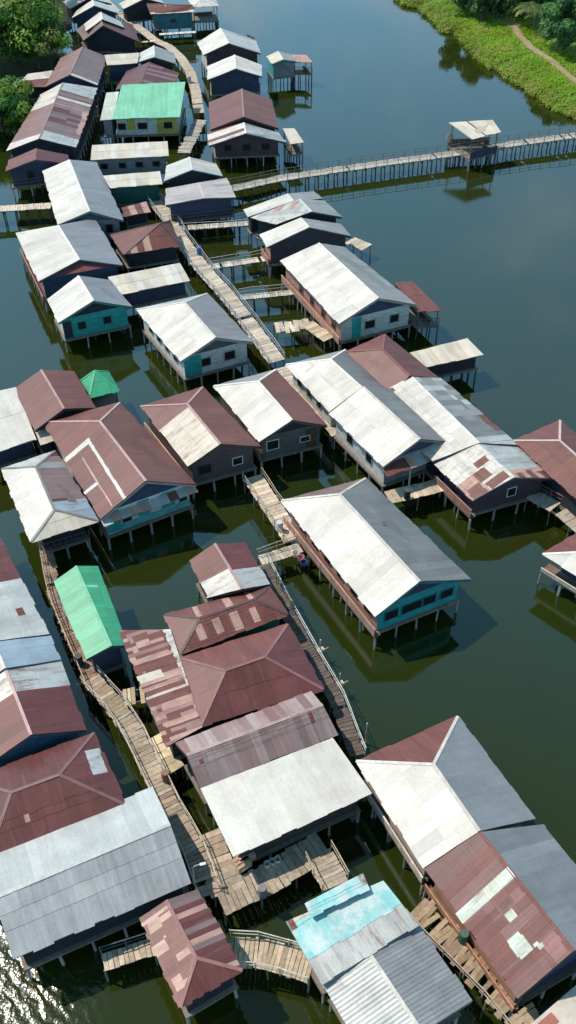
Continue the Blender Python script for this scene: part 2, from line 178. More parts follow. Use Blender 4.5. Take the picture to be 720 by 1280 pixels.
def roof_material(name, metallic, rough, rib, spec=.5, lo=.74, hi=1.14, fade=False):
    m, nt, b = new_mat(name)
    at = N(nt, 'ShaderNodeAttribute', attribute_name='Col')
    tc = N(nt, 'ShaderNodeTexCoord'); ge = N(nt, 'ShaderNodeNewGeometry')
    uv = tc.outputs['UV']; pos = ge.outputs['Position']
    st = noise(nt, uv, 1.0, 4, .6, (3.0, .22, 1))
    blot = noise(nt, pos, .55, 4, .6)
    fine = noise(nt, pos, 6, 3, .6)
    c = mixc(nt, 1.0, at.outputs['Color'], ramp(nt, st, .25, .75, (lo, lo*.99, lo*.98), (hi,)*3), 'MULTIPLY')
    c = mixc(nt, 1.0, c, ramp(nt, blot, .3, .7, (.86,.84,.82), (1.07,1.07,1.07)), 'MULTIPLY')
    c = mixc(nt, 1.0, c, ramp(nt, fine, .3, .7, (.92,.92,.91), (1.05,1.05,1.05)), 'MULTIPLY')
    if fade:
        fd = noise(nt, pos, .9, 5, .7); fd2 = noise(nt, uv, 1.0, 4, .7, (2.5, .4, 1))
        c = mixc(nt, ramp(nt, fd, .42, .66), c, (.55,.58,.57)); c = mixc(nt, math_(nt, 'MULTIPLY', ramp(nt, fd2, .5, .7), .6), c, (.52,.50,.49))
    # rust that runs down from nail lines, as strong as the sheet's own alpha says
    rs = noise(nt, uv, 1.0, 5, .65, (2.2, .5, 1))
    rfac = math_(nt, 'MULTIPLY', ramp(nt, rs, .5, .66), at.outputs['Alpha'])
    c = mixc(nt, rfac, c, (.17, .075, .055))
    sn = noise(nt, uv, 1.0, 5, .7, (5.5, .28, 1)); sb = noise(nt, pos, .35, 3, .6)
    sf = math_(nt, 'MULTIPLY', ramp(nt, sn, .54, .72), ramp(nt, sb, .42, .62))
    c = mixc(nt, math_(nt, 'MULTIPLY', sf, .42), c, (.21, .17, .14))
    sp = noise(nt, pos, 2.2, 6, .75)
    c = mixc(nt, math_(nt, 'MULTIPLY', ramp(nt, sp, .62, .70), .35), c, (.17, .11, .08))
    nt.links.new(c, b.inputs['Base Color'])
    b.inputs['Metallic'].default_value = metallic
    b.inputs['Specular IOR Level'].default_value = spec
    rr = N(nt, 'ShaderNodeMapRange'); nt.links.new(blot, rr.inputs[0])
    rr.inputs[3].default_value = rough - .07; rr.inputs[4].default_value = rough + .1
    nt.links.new(rr.outputs[0], b.inputs['Roughness'])
    sx = N(nt, 'ShaderNodeSeparateXYZ'); nt.links.new(uv, sx.inputs[0])
    w = math_(nt, 'SINE', math_(nt, 'MULTIPLY', sx.outputs[0], 2 * math.pi / .23))
    hgt = math_(nt, 'ADD', math_(nt, 'MULTIPLY', w, .5), math_(nt, 'MULTIPLY', blot, 1.5))
    bp = N(nt, 'ShaderNodeBump'); bp.inputs['Strength'].default_value = rib; bp.inputs['Distance'].default_value = .03
    nt.links.new(hgt, bp.inputs['Height']); nt.links.new(bp.outputs[0], b.inputs['Normal'])
    return m
M_ZINC_SHADE = roof_material('zinc_and_shade_sheet', .3, .5, .05, .5, .9, 1.06)
M_WHITE = roof_material('whitewashed_sheet', .0, .55, .03, .35, .92, 1.04)
M_FADE = roof_material('faded_sheet', .0, .5, .05, .4, .9, 1.05, True)
M_RIB = roof_material('deep_ribbed_sheet', .3, .46, .6)
M_PAINT = roof_material('painted_sheet', .0, .5, .05, .4)

def attr_material(name, rough, grain=(1, 1, 6), gscale=1.5, lo=.62, hi=1.2, bump=.3, spec=.3):
    m, nt, b = new_mat(name)
    at = N(nt, 'ShaderNodeAttribute', attribute_name='Col')
    ge = N(nt, 'ShaderNodeNewGeometry'); pos = ge.outputs['Position']
    n1 = noise(nt, pos, gscale, 4, .65, grain); n2 = noise(nt, pos, .8, 4, .6)
    c = mixc(nt, 1.0, at.outputs['Color'], ramp(nt, n1, .3, .72, (lo,)*3, (hi,)*3), 'MULTIPLY')
    c = mixc(nt, 1.0, c, ramp(nt, n2, .3, .7, (.84,.82,.8), (1.08,)*3), 'MULTIPLY')
    nt.links.new(c, b.inputs['Base Color']); b.inputs['Roughness'].default_value = rough
    b.inputs['Specular IOR Level'].default_value = spec
    bp = N(nt, 'ShaderNodeBump'); bp.inputs['Strength'].default_value = bump; bp.inputs['Distance'].default_value = .02
    nt.links.new(n1, bp.inputs['Height']); nt.links.new(bp.outputs[0], b.inputs['Normal'])
    return m
M_WALL = attr_material('weathered_boards', .75)
M_PLANK = attr_material('weathered_planks', .8, (3, 3, 1), 1.2, .7, 1.2)
M_POST = attr_material('grey_posts', .8, (1, 1, .4), 3, .7, 1.2)
M_MISC = attr_material('plain_surface', .6, (1, 1, 1), 2, .85, 1.1, .1)
def glass():
    m, nt, b = new_mat('dark_window'); b.inputs['Base Color'].default_value = (.012, .011, .014, 1)
    b.inputs['Roughness'].default_value = .25; return m
M_PANE = glass()
def leaf_material(name, trans=.3):
    m, nt, b = new_mat(name)
    at = N(nt, 'ShaderNodeAttribute', attribute_name='Col')
    nt.links.new(at.outputs['Color'], b.inputs['Base Color'])
    b.inputs['Roughness'].default_value = .55; b.inputs['Specular IOR Level'].default_value = .35
    tr = N(nt, 'ShaderNodeBsdfTranslucent'); nt.links.new(at.outputs['Color'], tr.inputs[0])
    mx = N(nt, 'ShaderNodeMixShader'); mx.inputs[0].default_value = trans
    nt.links.new(b.outputs[0], mx.inputs[1]); nt.links.new(tr.outputs[0], mx.inputs[2])
    nt.links.new(mx.outputs[0], nt.nodes['Material Output'].inputs[0])
    return m
M_LEAF = leaf_material('leaves')

# ---------------------------------------------------------------- mesh helper
class MB:
    def __init__(s): s.v = []; s.f = []; s.c = []; s.m = []; s.uv = []
    def face(s, pts, col, mat=0, uv=None):
        k = len(s.v); s.v += [tuple(p) for p in pts]; s.f.append(tuple(range(k, k + len(pts))))
        s.c.append(col if len(col) == 4 else (*col, 0)); s.m.append(mat)
        s.uv.append(uv or [(p[0], p[1]) for p in pts])
    def hexa(s, lo, hi, col, mat=0):          # lo, hi: loops of the same length (counter-clockwise from above)
        n = len(lo)
        s.face(hi, col, mat); s.face(list(reversed(lo)), col, mat)
        for i in range(n):
            j = (i + 1) % n
            s.face([lo[i], lo[j], hi[j], hi[i]], col, mat)
    def beam(s, a, b, w, h, col, mat=0, up=Vector((0, 0, 1))):
        a = Vector(a); b = Vector(b); d = (b - a).normalized()
        x = d.cross(up)
        if x.length < 1e-4: x = Vector((1, 0, 0))
        x.normalize(); y = x.cross(d).normalized()
        x = x * w / 2; y = y * h / 2
        l = [a - x - y, a + x - y, a + x + y, a - x + y]; t = [p + (b - a) for p in l]
        s.hexa(l, t, col, mat)
    def tube(s, pts, rad, col, n=7, mat=0, caps=True):
        pts = [Vector(p) for p in pts]; rings = []
        for i, p in enumerate(pts):
            d = (pts[min(i + 1, len(pts) - 1)] - pts[max(i - 1, 0)]).normalized()
            x = d.cross(Vector((0.12, .31, .94)))
            if x.length < .05: x = d.cross(Vector((1, 0, 0)))
            x.normalize(); y = d.cross(x)
            r = rad[i] if isinstance(rad, (list, tuple)) else rad
            rings.append([p + (x * math.cos(2*math.pi*k/n) + y * math.sin(2*math.pi*k/n)) * r for k in range(n)])
        for a, b in zip(rings, rings[1:]):
            for k in range(n): s.face([a[k], a[(k+1) % n], b[(k+1) % n], b[k]], col, mat)
        if caps: s.face(list(reversed(rings[0])), col, mat); s.face(rings[-1], col, mat)
    def build(s, name, mats, parent=None, smooth=False, origin=None):
        me = bpy.data.meshes.new(name)
        o0 = Vector(origin) if origin is not None else Vector((0, 0, 0))
        me.from_pydata([Vector(p) - o0 for p in s.v], [], s.f)
        for m in (mats if isinstance(mats, list) else [mats]): me.materials.append(m)
        ca = me.color_attributes.new('Col', 'FLOAT_COLOR', 'CORNER'); uvl = me.uv_layers.new(name='UVMap')
        for p in me.polygons:
            p.material_index = s.m[p.index]; p.use_smooth = smooth
            for q, li in enumerate(p.loop_indices):
                ca.data[li].color = s.c[p.index]; uvl.data[li].uv = s.uv[p.index][q]
        o = bpy.data.objects.new(name, me); COL.objects.link(o)
        if parent is not None:
            o.parent = parent
            o.location = o0 - world_loc(parent)
        else: o.location = o0
        return o
def world_loc(o):
    v = Vector(o.location)
    while o.parent: o = o.parent; v += Vector(o.location)
    return v
def tag(o, label=None, cat=None, group=None, kind=None):
    for k, v in (('label', label), ('category', cat), ('group', group), ('kind', kind)):
        if v: o[k] = v
    return o
def empty(name, loc, label, cat, group=None):
    o = bpy.data.objects.new(name, None); COL.objects.link(o); o.location = loc; o.empty_display_size = .5
    return tag(o, label, cat, group)

# ---------------------------------------------------------------- shared stilt mesh
def stilt_mesh(rad, top, col, name='stilt'):
    m = MB(); m.tube([(0, 0, -1.2), (0, 0, .2), (0, 0, top)], [rad * 1.05, rad * 1.03, rad], col, 7)
    me = bpy.data.meshes.new(name); me.from_pydata(m.v, [], m.f); me.materials.append(M_POST)
    ca = me.color_attributes.new('Col', 'FLOAT_COLOR', 'CORNER')
    for d in ca.data: d.color = (*col, 0)
    for p in me.polygons: p.use_smooth = True
    return me
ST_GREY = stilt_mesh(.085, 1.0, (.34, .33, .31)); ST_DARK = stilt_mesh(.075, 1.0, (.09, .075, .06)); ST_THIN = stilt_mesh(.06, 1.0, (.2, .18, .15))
def stilt(parent, x, y, top, me, lean=.045):
    o = bpy.data.objects.new('stilt', me); COL.objects.link(o); o.parent = parent
    o.location = Vector((x, y, 0)) - world_loc(parent); k = random.uniform(.8, 1.25); o.scale = (k, k, top)
    o.rotation_euler = (random.uniform(-lean, lean), random.uniform(-lean, lean), random.uniform(0, 3))
    return o

# ---------------------------------------------------------------- palette (surface colours, some with shade painted in)
W = (.585, .535, .49); W2 = (.47, .465, .45); WT = (.56, .485, .40); Z = (.20, .195, .198); Z2 = (.255, .258, .272); G = (.30, .29, .285)  # greys on right slopes of white roofs paint in their shade
BR = (.165, .055, .045); MA = (.125, .037, .036); PK = (.46, .275, .225); MV = (.205, .135, .13); TA = (.56, .47, .37)  # maroon also paints the shaded sides of some brown roofs
GN = (.035, .33, .17); GN2 = (.20, .50, .32); TQ = (.24, .52, .52); BG = (.31, .37, .43); CR = (.54, .56, .48)
ZINC_AND_SHADE = {W2, Z, Z2, G, BG}  # real zinc tones together with the painted shade greys
WHITES = {W, WT, (.63,.595,.535)}
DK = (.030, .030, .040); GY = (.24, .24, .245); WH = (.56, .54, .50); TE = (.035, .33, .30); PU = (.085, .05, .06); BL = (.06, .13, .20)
BK = (.42, .22, .17); WD = (.17, .105, .07); DG = (.02, .10, .085); YE = (.42, .38, .07); NV = (.045, .055, .10)

# ---------------------------------------------------------------- roofs
def inv_quad(q, x, y):
    """u,v of point x,y in the plan of quad q = [e0,e1,r1,r0]; v = 0 on the eave, 1 on the ridge"""
    u = v = .5
    for _ in range(12):
        px = [(1-u)*(1-v), u*(1-v), u*v, (1-u)*v]
        fx = sum(w*p[0] for w, p in zip(px, q)) - x; fy = sum(w*p[1] for w, p in zip(px, q)) - y
        a = (q[1][0]-q[0][0])*(1-v) + (q[2][0]-q[3][0])*v; b = (q[3][0]-q[0][0])*(1-u) + (q[2][0]-q[1][0])*u
        c = (q[1][1]-q[0][1])*(1-v) + (q[2][1]-q[3][1])*v; d = (q[3][1]-q[0][1])*(1-u) + (q[2][1]-q[1][1])*u
        det = a*d - b*c
        if abs(det) < 1e-9: break
        u -= (d*fx - b*fy)/det; v -= (a*fy - c*fx)/det
    return u, v
def height_on(sl, x, y):
    if len(sl) == 3:
        n = (sl[1]-sl[0]).cross(sl[2]-sl[0])
        return sl[0].z - (n.x*(x-sl[0].x) + n.y*(y-sl[0].y))/n.z
    u, v = inv_quad(sl, x, y)
    ws = [(1-u)*(1-v), u*(1-v), u*v, (1-u)*v]
    return sum(w*p.z for w, p in zip(ws, sl))
def inside(poly, x, y):
    n = len(poly); s = 0
    for i in range(n):
        a, b = poly[i], poly[(i+1) % n]
        cr = (b[0]-a[0])*(y-a[1]) - (b[1]-a[1])*(x-a[0])
        if cr < -1e-6: return False
    return True
def clip(poly, nx, ny, d):            # keep nx*x+ny*y <= d
    out = []
    for i in range(len(poly)):
        a, b = poly[i], poly[(i+1) % len(poly)]
        da = nx*a[0]+ny*a[1]-d; db = nx*b[0]+ny*b[1]-d
        if da <= 0: out.append(a)
        if da*db < 0:
            t = da/(da-db); out.append((a[0]+(b[0]-a[0])*t, a[1]+(b[1]-a[1])*t))
    return out
def sheet_slope(mb, sl, cols, mix, patches, rust, colw, rows, jig, straight=False):
    """cover one slope with separate lapped sheets; cols = base colour, mix = [(colour, share)]"""
    e = Vector((sl[1].x-sl[0].x, sl[1].y-sl[0].y)); Lx = e.length; e /= Lx
    up = Vector((-e.y, e.x))
    o = Vector((sl[0].x, sl[0].y))
    plan = [(p.x, p.y) for p in sl]
    S = max((Vector(p)-o).dot(up) for p in plan)
    t0 = min((Vector(p)-o).dot(e) for p in plan); t1 = max((Vector(p)-o).dot(e) for p in plan)
    slope_len = math.hypot(S, max(p.z for p in sl)-min(p.z for p in sl)) / max(S, .01)
    pitch = (max(p.z for p in sl)-min(p.z for p in sl))/max(S, .01)
    nc = max(2, round((t1-t0)/colw))
    xs = [t0 + (t1-t0)*i/nc for i in range(nc+1)]; ys = [S*i/rows for i in range(rows+1)]
    for (u0, u1, v0, v1, c) in patches:
        for u in (u0, u1): xs.append(t0 + (t1-t0)*u)
        for v in (v0, v1): ys.append(S*v)
    def tidy(l, lim):
        l = sorted(l); r = [l[0]]
        for x in l[1:]:
            if x - r[-1] > lim: r.append(x)
        r[-1] = l[-1]; return r
    xs = tidy(xs, .12); ys = tidy(ys, .1)
    for a, b in zip(xs, xs[1:]):
        tone0 = random.gauss(1, .05)
        yj = [ys[0]] + [y + random.uniform(-1, 1)*(.03 if straight else .11)*min(1, S*.2) for y in ys[1:-1]] + [ys[-1]]
        ext = random.uniform(.0, .13); rcol = random.random()
        for r_, (c0, c1) in enumerate(zip(yj, yj[1:])):
            p = clip(plan, -e.x, -e.y, -(o.dot(e)+a)); p = clip(p, e.x, e.y, o.dot(e)+b) if p else p
            p = clip(p, -up.x, -up.y, -(o.dot(up)+c0)) if p else p; p = clip(p, up.x, up.y, o.dot(up)+c1) if p else p
            if not p or len(p) < 3: continue
            um = ((a+b)/2-t0)/(t1-t0); vm = (ys[r_]+ys[r_+1])/2/S
            col = cols; rr = rcol if random.random() < .8 else random.random(); acc = 0; al = rust*random.uniform(.3, 1)
            for mc, sh in mix:
                acc += sh
                if rr < acc: col = mc; break
            for (u0, u1, v0, v1, pc) in patches:
                if u0 <= um <= u1 and v0 <= vm <= v1: col = pc; al = al*.4 if straight else random.uniform(.35, .8)
            zc = 1 if col in ZINC_AND_SHADE else 2 if col in WHITES else 0
            t = tone0 * random.gauss(1, .04)
            lift = .012 + .005*random.random()*jig + .006*r_
            pts = []; uvs = []
            for (x, y) in p:
                s_ = (Vector((x, y))-o).dot(up); t_ = (Vector((x, y))-o).dot(e)
                zz = height_on(sl, x, y) + lift + .012*(1-(s_-c0)/max(c1-c0, .01))
                zz += .02 + .018*math.sin(x*1.7+y*.6)*math.sin(y*1.3-x*.4)
                if s_ < .02:
                    x -= up.x*ext; y -= up.y*ext; zz -= ext*pitch
                pts.append((x, y, zz))
                uvs.append((t_, s_*slope_len))
            mb.face(pts, (*(min(1, q*t) for q in col), al), zc, uvs)

def slopes_of(ty, P):
    A, B, C, D = P['A'], P['B'], P['C'], P['D']
    if ty == 's': return {'R': [B, C, D, A]}
    if ty == 'p':
        a = P['N']; return {'N': [A, B, a], 'R': [B, C, a], 'F': [C, D, a], 'L': [D, A, a]}
    n, f = P['N'], P['F']
    s = {'R': [B, C, f, n], 'L': [D, A, n, f]}
    if ty in 'hn': s['N'] = [A, B, n]
    if ty in 'hf': s['F'] = [C, D, f]
    return s

HN = [0]
def house(key, label, roof, wall, name='stilt_house', cat='house', group='stilt houses over the water', win=None, patches=None, mix=None,
          rust=.22, oh=.45, deck=None, balcony=None, awning=None, open_=False, cap=None, colw=.8, rows=2, rail=None, ribbed=False, fade=False, straight=False, stilts=2.0,
          st=None, door=None, walls=None, boards=None, small=False):
    ty, P0 = HOUSES[key]
    P = {k: Vector(v) for k, v in P0.items()}
    HN[0] += 1; i = HN[0]
    sl = slopes_of(ty, P)
    E = [P[k] for k in 'ABCD']
    cen = sum(E, Vector())/4
    zd = (deck if deck is not None else 1.42) + (i % 9)*.011
    root = empty(name, (cen.x, cen.y, 0), label, cat, group)
    roof = dict(roof); patches = patches or {}; mix = mix or {}
    # --- roof: slab + lapped sheets
    mb = MB()
    rim = [('A','B'),('B','C'),('C','D'),('D','A')]
    for k, q in sl.items():
        c = roof.get(k, roof.get('L', roof.get('R', BR)))
        zc = 1 if c in ZINC_AND_SHADE else 2 if c in WHITES else 0
        base = tuple(x*.8 for x in c)
        if len(q) == 4:
            ctr = sum(q, Vector())/4
            tri = [[q[0], q[1], q[2]], [q[0], q[2], q[3]]]
        else: tri = [q]
        for t in tri:
            mb.face(t, base, zc); mb.face([p - Vector((0, 0, .07)) for p in reversed(t)], (.12, .09, .07), 0)
        n = len(q)
        sides = [0] if len(q) == 3 else ([0, 1, 3] + ([2] if ty == 's' else []))
        for s_ in sides:
            a, b = q[s_], q[(s_+1) % n]; dz = Vector((0, 0, .07))
            mb.face([a-dz, b-dz, b, a], tuple(x*.7 for x in c), 0)
        sheet_slope(mb, q, c, mix.get(k, []), patches.get(k, []), rust, colw, rows, 1, straight)
    rf = mb.build('roof', [M_FADE if fade else M_PAINT, M_RIB if ribbed else M_ZINC_SHADE, M_WHITE], root, origin=(cen.x, cen.y, cen.z))
    # --- ridge and hip caps
    if ty != 's':
        lines = []
        if ty == 'p': lines = [(P[k], P['N']) for k in 'ABCD']
        else:
            lines = [(P['N'], P['F'])]
            if ty in 'hn': lines += [(P['A'], P['N']), (P['B'], P['N'])]
            if ty in 'hf': lines += [(P['C'], P['F']), (P['D'], P['F'])]
        cm = MB(); cc = cap or tuple(min(.75, x*1.25+.02) for x in roof.get('L', BR))
        for j, (a, b) in enumerate(lines):
            cm.beam(a + Vector((0, 0, .035)), b + Vector((0, 0, .035)), .2, .05, cc, 0)
        cm.build('ridge_cap', [M_PAINT], rf, origin=(cen.x, cen.y, cen.z))
        if ty in 'gfn':
            for e, k0, k1 in (('N', 'A', 'B'), ('F', 'C', 'D')):
                if (e == 'N' and ty == 'n') or (e == 'F' and ty == 'f'): continue
                for k in (k0, k1):
                    g = MB(); dn = Vector((0, 0, -.13)); g.beam(P[k]+dn, P[e]+dn, .05, .17, tuple(x*.55+.02 for x in wall), 0)
                    g.build('bargeboard', M_WALL, rf, origin=P[k])
    # --- inset wall outline
    def inset(o):
        r = []
        for j in range(4):
            p = E[j]; a = (E[j-1]-p); b = (E[(j+1) % 4]-p); a.z = b.z = 0
            la, lb = a.length, b.length
            r.append(p + a/la*min(o, la*.2) + b/lb*min(o, lb*.2))
        return r
    def rz(x, y):
        best = None
        for q in sl.values():
            if inside([(p.x, p.y) for p in q], x, y): best = height_on(q, x, y)
        return best if best is not None else min(p.z for p in E)
    I = inset(oh)
    dz = .16
    topz = [rz(p.x, p.y)-dz for p in I]
    if not open_:
        wm = MB(); wc = walls or {}
        z0 = zd + .02
        b4 = [Vector((p.x, p.y, z0)) for p in I]; t4 = [Vector((p.x, p.y, z)) for p, z in zip(I, topz)]
        def apex(e, o):
            a, b = P[e], P['F' if e == 'N' else 'N']
            d = (b-a); d.z = 0; L = d.length
            i0, i1 = (0, 1) if e == 'N' else (2, 3)
            mid = (I[i0]+I[i1])/2
            p = a + (b-a)*min(.3, o/L); return Vector((p.x, p.y, p.z - dz - .03))
        aN = apex('N', oh) if ty in 'gf' else None; aF = apex('F', oh) if ty in 'gn' else None
        sides = {'N': (0, 1, aN), 'R': (1, 2, None), 'F': (2, 3, aF), 'L': (3, 0, None)}
        for s_, (a, b, ap) in sides.items():
            c = wc.get(s_, wall)
            pts = [b4[a], b4[b], t4[b]] + ([ap] if ap else []) + [t4[a]]
            gc = wc.get(s_+'g')
            if ap and gc:
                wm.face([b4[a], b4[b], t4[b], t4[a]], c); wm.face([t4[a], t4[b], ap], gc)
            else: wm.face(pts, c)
        # closed top under the roof
        if aN and aF: wm.face([t4[1], t4[2], aF, aN], DK); wm.face([t4[3], t4[0], aN, aF], DK)
        elif aN: wm.face([t4[1], t4[2], aN], DK); wm.face([t4[2], t4[3], aN], DK); wm.face([t4[3], t4[0], aN], DK)
        elif aF: wm.face([t4[1], t4[2], aF], DK); wm.face([t4[3], t4[0], aF], DK); wm.face([t4[0], t4[1], aF], DK)
        else: wm.face(t4, DK)
        wm.build('wall', M_WALL, root, origin=(cen.x, cen.y, zd))
        def opening(s_, u, w, h, sill, kind='window', fc=None, pc=None):
            a, b, _ = sides[s_]
            d = (b4[b]-b4[a]); L = d.length; d = d/L; nrm = Vector((d.y, -d.x, 0))
            c = b4[a] + d*(u*L) + Vector((0, 0, sill + h/2)) + nrm*.02
            f = MB(); fw = .07
            fcol = fc or tuple(v*.45+.01 for v in (walls or {}).get(s_, wall))
            for (sx, sz, wx, wz) in ((0, h/2, w+fw, fw), (0, -h/2, w+fw, fw), (-w/2, 0, fw, h-fw), (w/2, 0, fw, h-fw)):
                q = c + d*sx + Vector((0, 0, sz))
                f.beam(q - d*wx/2, q + d*wx/2, .08, wz, fcol)
            o = f.build('window_frame' if False else kind, M_MISC, root, origin=c)
            g = MB(); g.beam(c - d*(w-fw)/2 + nrm*.0, c + d*(w-fw)/2, .05, h-fw, pc or (.02, .02, .025))
            g.build('pane' if kind == 'window' else 'door_panel', M_PANE if not pc else M_MISC, o, origin=c)
        for (s_, spec) in (win or {}).items():
            a, b, _ = sides[s_]; hh = min(topz[a], topz[b]) - z0
            for it in spec:
                u, w = it[0], it[1]; h = min(it[2] if len(it) > 2 else 1.0, hh-.35); sill = max(.15, min(.75, hh-h-.2))
                opening(s_, u, w, h, sill, 'window', it[3] if len(it) > 3 else None)
        for (s_, u, pc) in (door or []):
            a, b, _ = sides[s_]; hh = min(topz[a], topz[b]) - z0
            opening(s_, u, .85, min(1.95, hh-.1), .03, 'door', None, pc)
        for (s_, u0, u1, v0, v1, c) in (boards or []):      # painted board panels fixed on the wall
            a, b, _ = sides[s_]; hh = min(topz[a], topz[b]) - z0
            d = (b4[b]-b4[a]); nrm = Vector((d.y, -d.x, 0)).normalized()
            p0 = b4[a] + d*u0; p1 = b4[a] + d*u1
            bm_ = MB(); zc_ = Vector((0, 0, hh*(v0+v1)/2))
            bm_.beam(p0 + zc_ + nrm*.015, p1 + zc_ + nrm*.015, .05, hh*(v1-v0), c)
            bm_.build('wall_panel', M_WALL, root, origin=p0)
    else:
        for j in range(4):
            pm = MB(); p = I[j]; pm.beam((p.x, p.y, zd), (p.x, p.y, topz[j]+.06), .12, .12, (.16, .13, .1), 0, Vector((1, 0, 0)))
            pm.build('post', M_POST, root, origin=(p.x, p.y, zd))
        bm_ = MB(); q0 = I[3]+(I[0]-I[3])*.2; q1 = I[2]+(I[1]-I[2])*.2
        q0 = q0 + (q1-q0)*.1; q1 = q1 - (q1-q0)*.1
        bm_.beam((q0.x, q0.y, zd+.45), (q1.x, q1.y, zd+.45), .4, .07, (.12, .09, .07))
        bm_.beam((q0.x, q0.y, zd+.22), (q1.x, q1.y, zd+.22), .1, .4, (.1, .08, .06))
        bm_.build('bench', M_PLANK, root, origin=q0)
    # --- floor and stilts
    J = inset(max(.05, oh-.22))
    fm = MB(); fm.hexa([Vector((p.x, p.y, zd-.2)) for p in J], [Vector((p.x, p.y, zd)) for p in J], (.2, .16, .13))
    fm.build('floor', M_PLANK, root, origin=(cen.x, cen.y, zd))
    S = inset(max(.12, oh-.1)); sp = stilts
    for j in range(4):
        a, b = S[j], S[(j+1) % 4]; n = max(1, round((b-a).length/sp))
        for k in range(n):
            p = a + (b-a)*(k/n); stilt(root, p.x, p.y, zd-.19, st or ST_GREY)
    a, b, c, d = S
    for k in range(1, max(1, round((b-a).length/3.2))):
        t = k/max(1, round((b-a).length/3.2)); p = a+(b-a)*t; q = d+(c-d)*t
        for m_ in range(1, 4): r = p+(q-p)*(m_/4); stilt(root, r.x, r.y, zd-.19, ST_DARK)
    # --- balcony parapet along a side, under the eave
    for (s_, c, hgt) in (balcony or []):
        a, b = {'N': (0, 1), 'R': (1, 2), 'F': (2, 3), 'L': (3, 0)}[s_]
        O = inset(.1); d = (O[b]-O[a]); nrm = Vector((d.y, -d.x, 0)).normalized()
        bm_ = MB(); p0 = O[a]; p1 = O[b]; zz = Vector((0, 0, 1))
        q0 = Vector((p0.x, p0.y, zd)); q1 = Vector((p1.x, p1.y, zd))
        n = max(3, int(d.length/.32))
        for k in range(n):
            x0 = q0+(q1-q0)*(k/n); x1 = q0+(q1-q0)*((k+.94)/n); t = random.uniform(.75, 1.15)
            bm_.beam(x0+zz*(hgt/2), x1+zz*(hgt/2), .05, hgt*random.uniform(.93, 1.0), tuple(min(1, v*t) for v in c))
        bm_.beam(q0+zz*(hgt+.03), q1+zz*(hgt+.03), .1, .05, tuple(v*1.1 for v in c))
        bm_.build('balcony_parapet', M_WALL, root, origin=q0)
        fl = MB(); w_ = -nrm*(oh)
        fl.hexa([q0-zz*.16, q0+w_-zz*.16, q1+w_-zz*.16, q1-zz*.16], [q0-zz*.03, q0+w_-zz*.03, q1+w_-zz*.03, q1-zz*.03], WD)
        fl.build('balcony_floor', M_PLANK, root, origin=q0)
        n = max(2, round(d.length/1.9))
        for k in range(n+1):
            p = q0+(q1-q0)*(k/n)-nrm*.08; stilt(root, p.x, p.y, zd-.16, ST_GREY)
    # --- small lean-to awning under a gable
    for (s_, c, depth, mixc_) in (awning or []):
        a, b = {'N': (0, 1), 'R': (1, 2), 'F': (2, 3), 'L': (3, 0)}[s_]
        d = E[b]-E[a]; d.z = 0; nrm = Vector((d.y, -d.x, 0)).normalized()
        h0 = Vector((0, 0, -.22)); h1 = Vector((0, 0, -.5))
        q = [E[a]+nrm*depth+h1, E[b]+nrm*depth+h1, E[b]-nrm*.5+h0, E[a]-nrm*.5+h0]
        am = MB(); am.face(q, tuple(x*.8 for x in c)); am.face([p-Vector((0, 0, .05)) for p in reversed(q)], (.1, .08, .07))
        sheet_slope(am, q, c, mixc_, [], .3, .8, 1, 1)
        am.build('awning', [M_PAINT, M_ZINC_SHADE, M_WHITE], root, origin=q[0])
    for s_ in (rail or []):
        a, b = {'N': (0, 1), 'R': (1, 2), 'F': (2, 3), 'L': (3, 0)}[s_]
        rm = MB(); p, q = J[a], J[b]; p = Vector((p.x, p.y, zd)); q = Vector((q.x, q.y, zd))
        for hh in (.45, .9): rm.tube([p+Vector((0, 0, hh)), q+Vector((0, 0, hh))], .03, (.16, .13, .1), 5)
        n = max(2, round((q-p).length/.5))
        for k in range(n+1): r = p+(q-p)*(k/n); rm.tube([r, r+Vector((0, 0, .92))], .025, (.16, .13, .1), 5)
        rm.build('railing', M_POST, root, origin=p)
    return root
# ---------------------------------------------------------------- the houses
exec_list = []
H_ = house
w1 = lambda *us: [(u, .9, .85) for u in us]
# far upper left
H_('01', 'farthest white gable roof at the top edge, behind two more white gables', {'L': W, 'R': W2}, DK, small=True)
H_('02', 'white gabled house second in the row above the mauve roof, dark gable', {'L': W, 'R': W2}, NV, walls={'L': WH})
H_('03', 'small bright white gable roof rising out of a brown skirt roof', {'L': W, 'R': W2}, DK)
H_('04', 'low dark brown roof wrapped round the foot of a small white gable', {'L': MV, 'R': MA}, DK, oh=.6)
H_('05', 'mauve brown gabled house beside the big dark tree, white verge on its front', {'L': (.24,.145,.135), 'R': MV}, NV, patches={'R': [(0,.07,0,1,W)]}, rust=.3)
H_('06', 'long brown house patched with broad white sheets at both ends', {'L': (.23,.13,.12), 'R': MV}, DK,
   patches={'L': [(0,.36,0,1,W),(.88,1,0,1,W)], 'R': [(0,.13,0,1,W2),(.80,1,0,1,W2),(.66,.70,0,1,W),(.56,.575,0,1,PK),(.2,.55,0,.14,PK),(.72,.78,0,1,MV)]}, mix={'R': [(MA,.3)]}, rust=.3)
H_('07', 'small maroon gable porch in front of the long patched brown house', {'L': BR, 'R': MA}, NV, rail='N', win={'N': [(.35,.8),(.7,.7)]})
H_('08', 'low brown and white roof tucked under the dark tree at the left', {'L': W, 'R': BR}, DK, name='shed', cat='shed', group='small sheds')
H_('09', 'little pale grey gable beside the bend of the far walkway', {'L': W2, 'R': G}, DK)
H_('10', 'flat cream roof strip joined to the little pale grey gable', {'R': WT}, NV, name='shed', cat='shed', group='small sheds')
H_('11', 'maroon gabled house half hidden behind the green tarpaulin roof', {'L': MA, 'R': MA}, DK, mix={'R': [(MV,.3)]}, rust=.2)
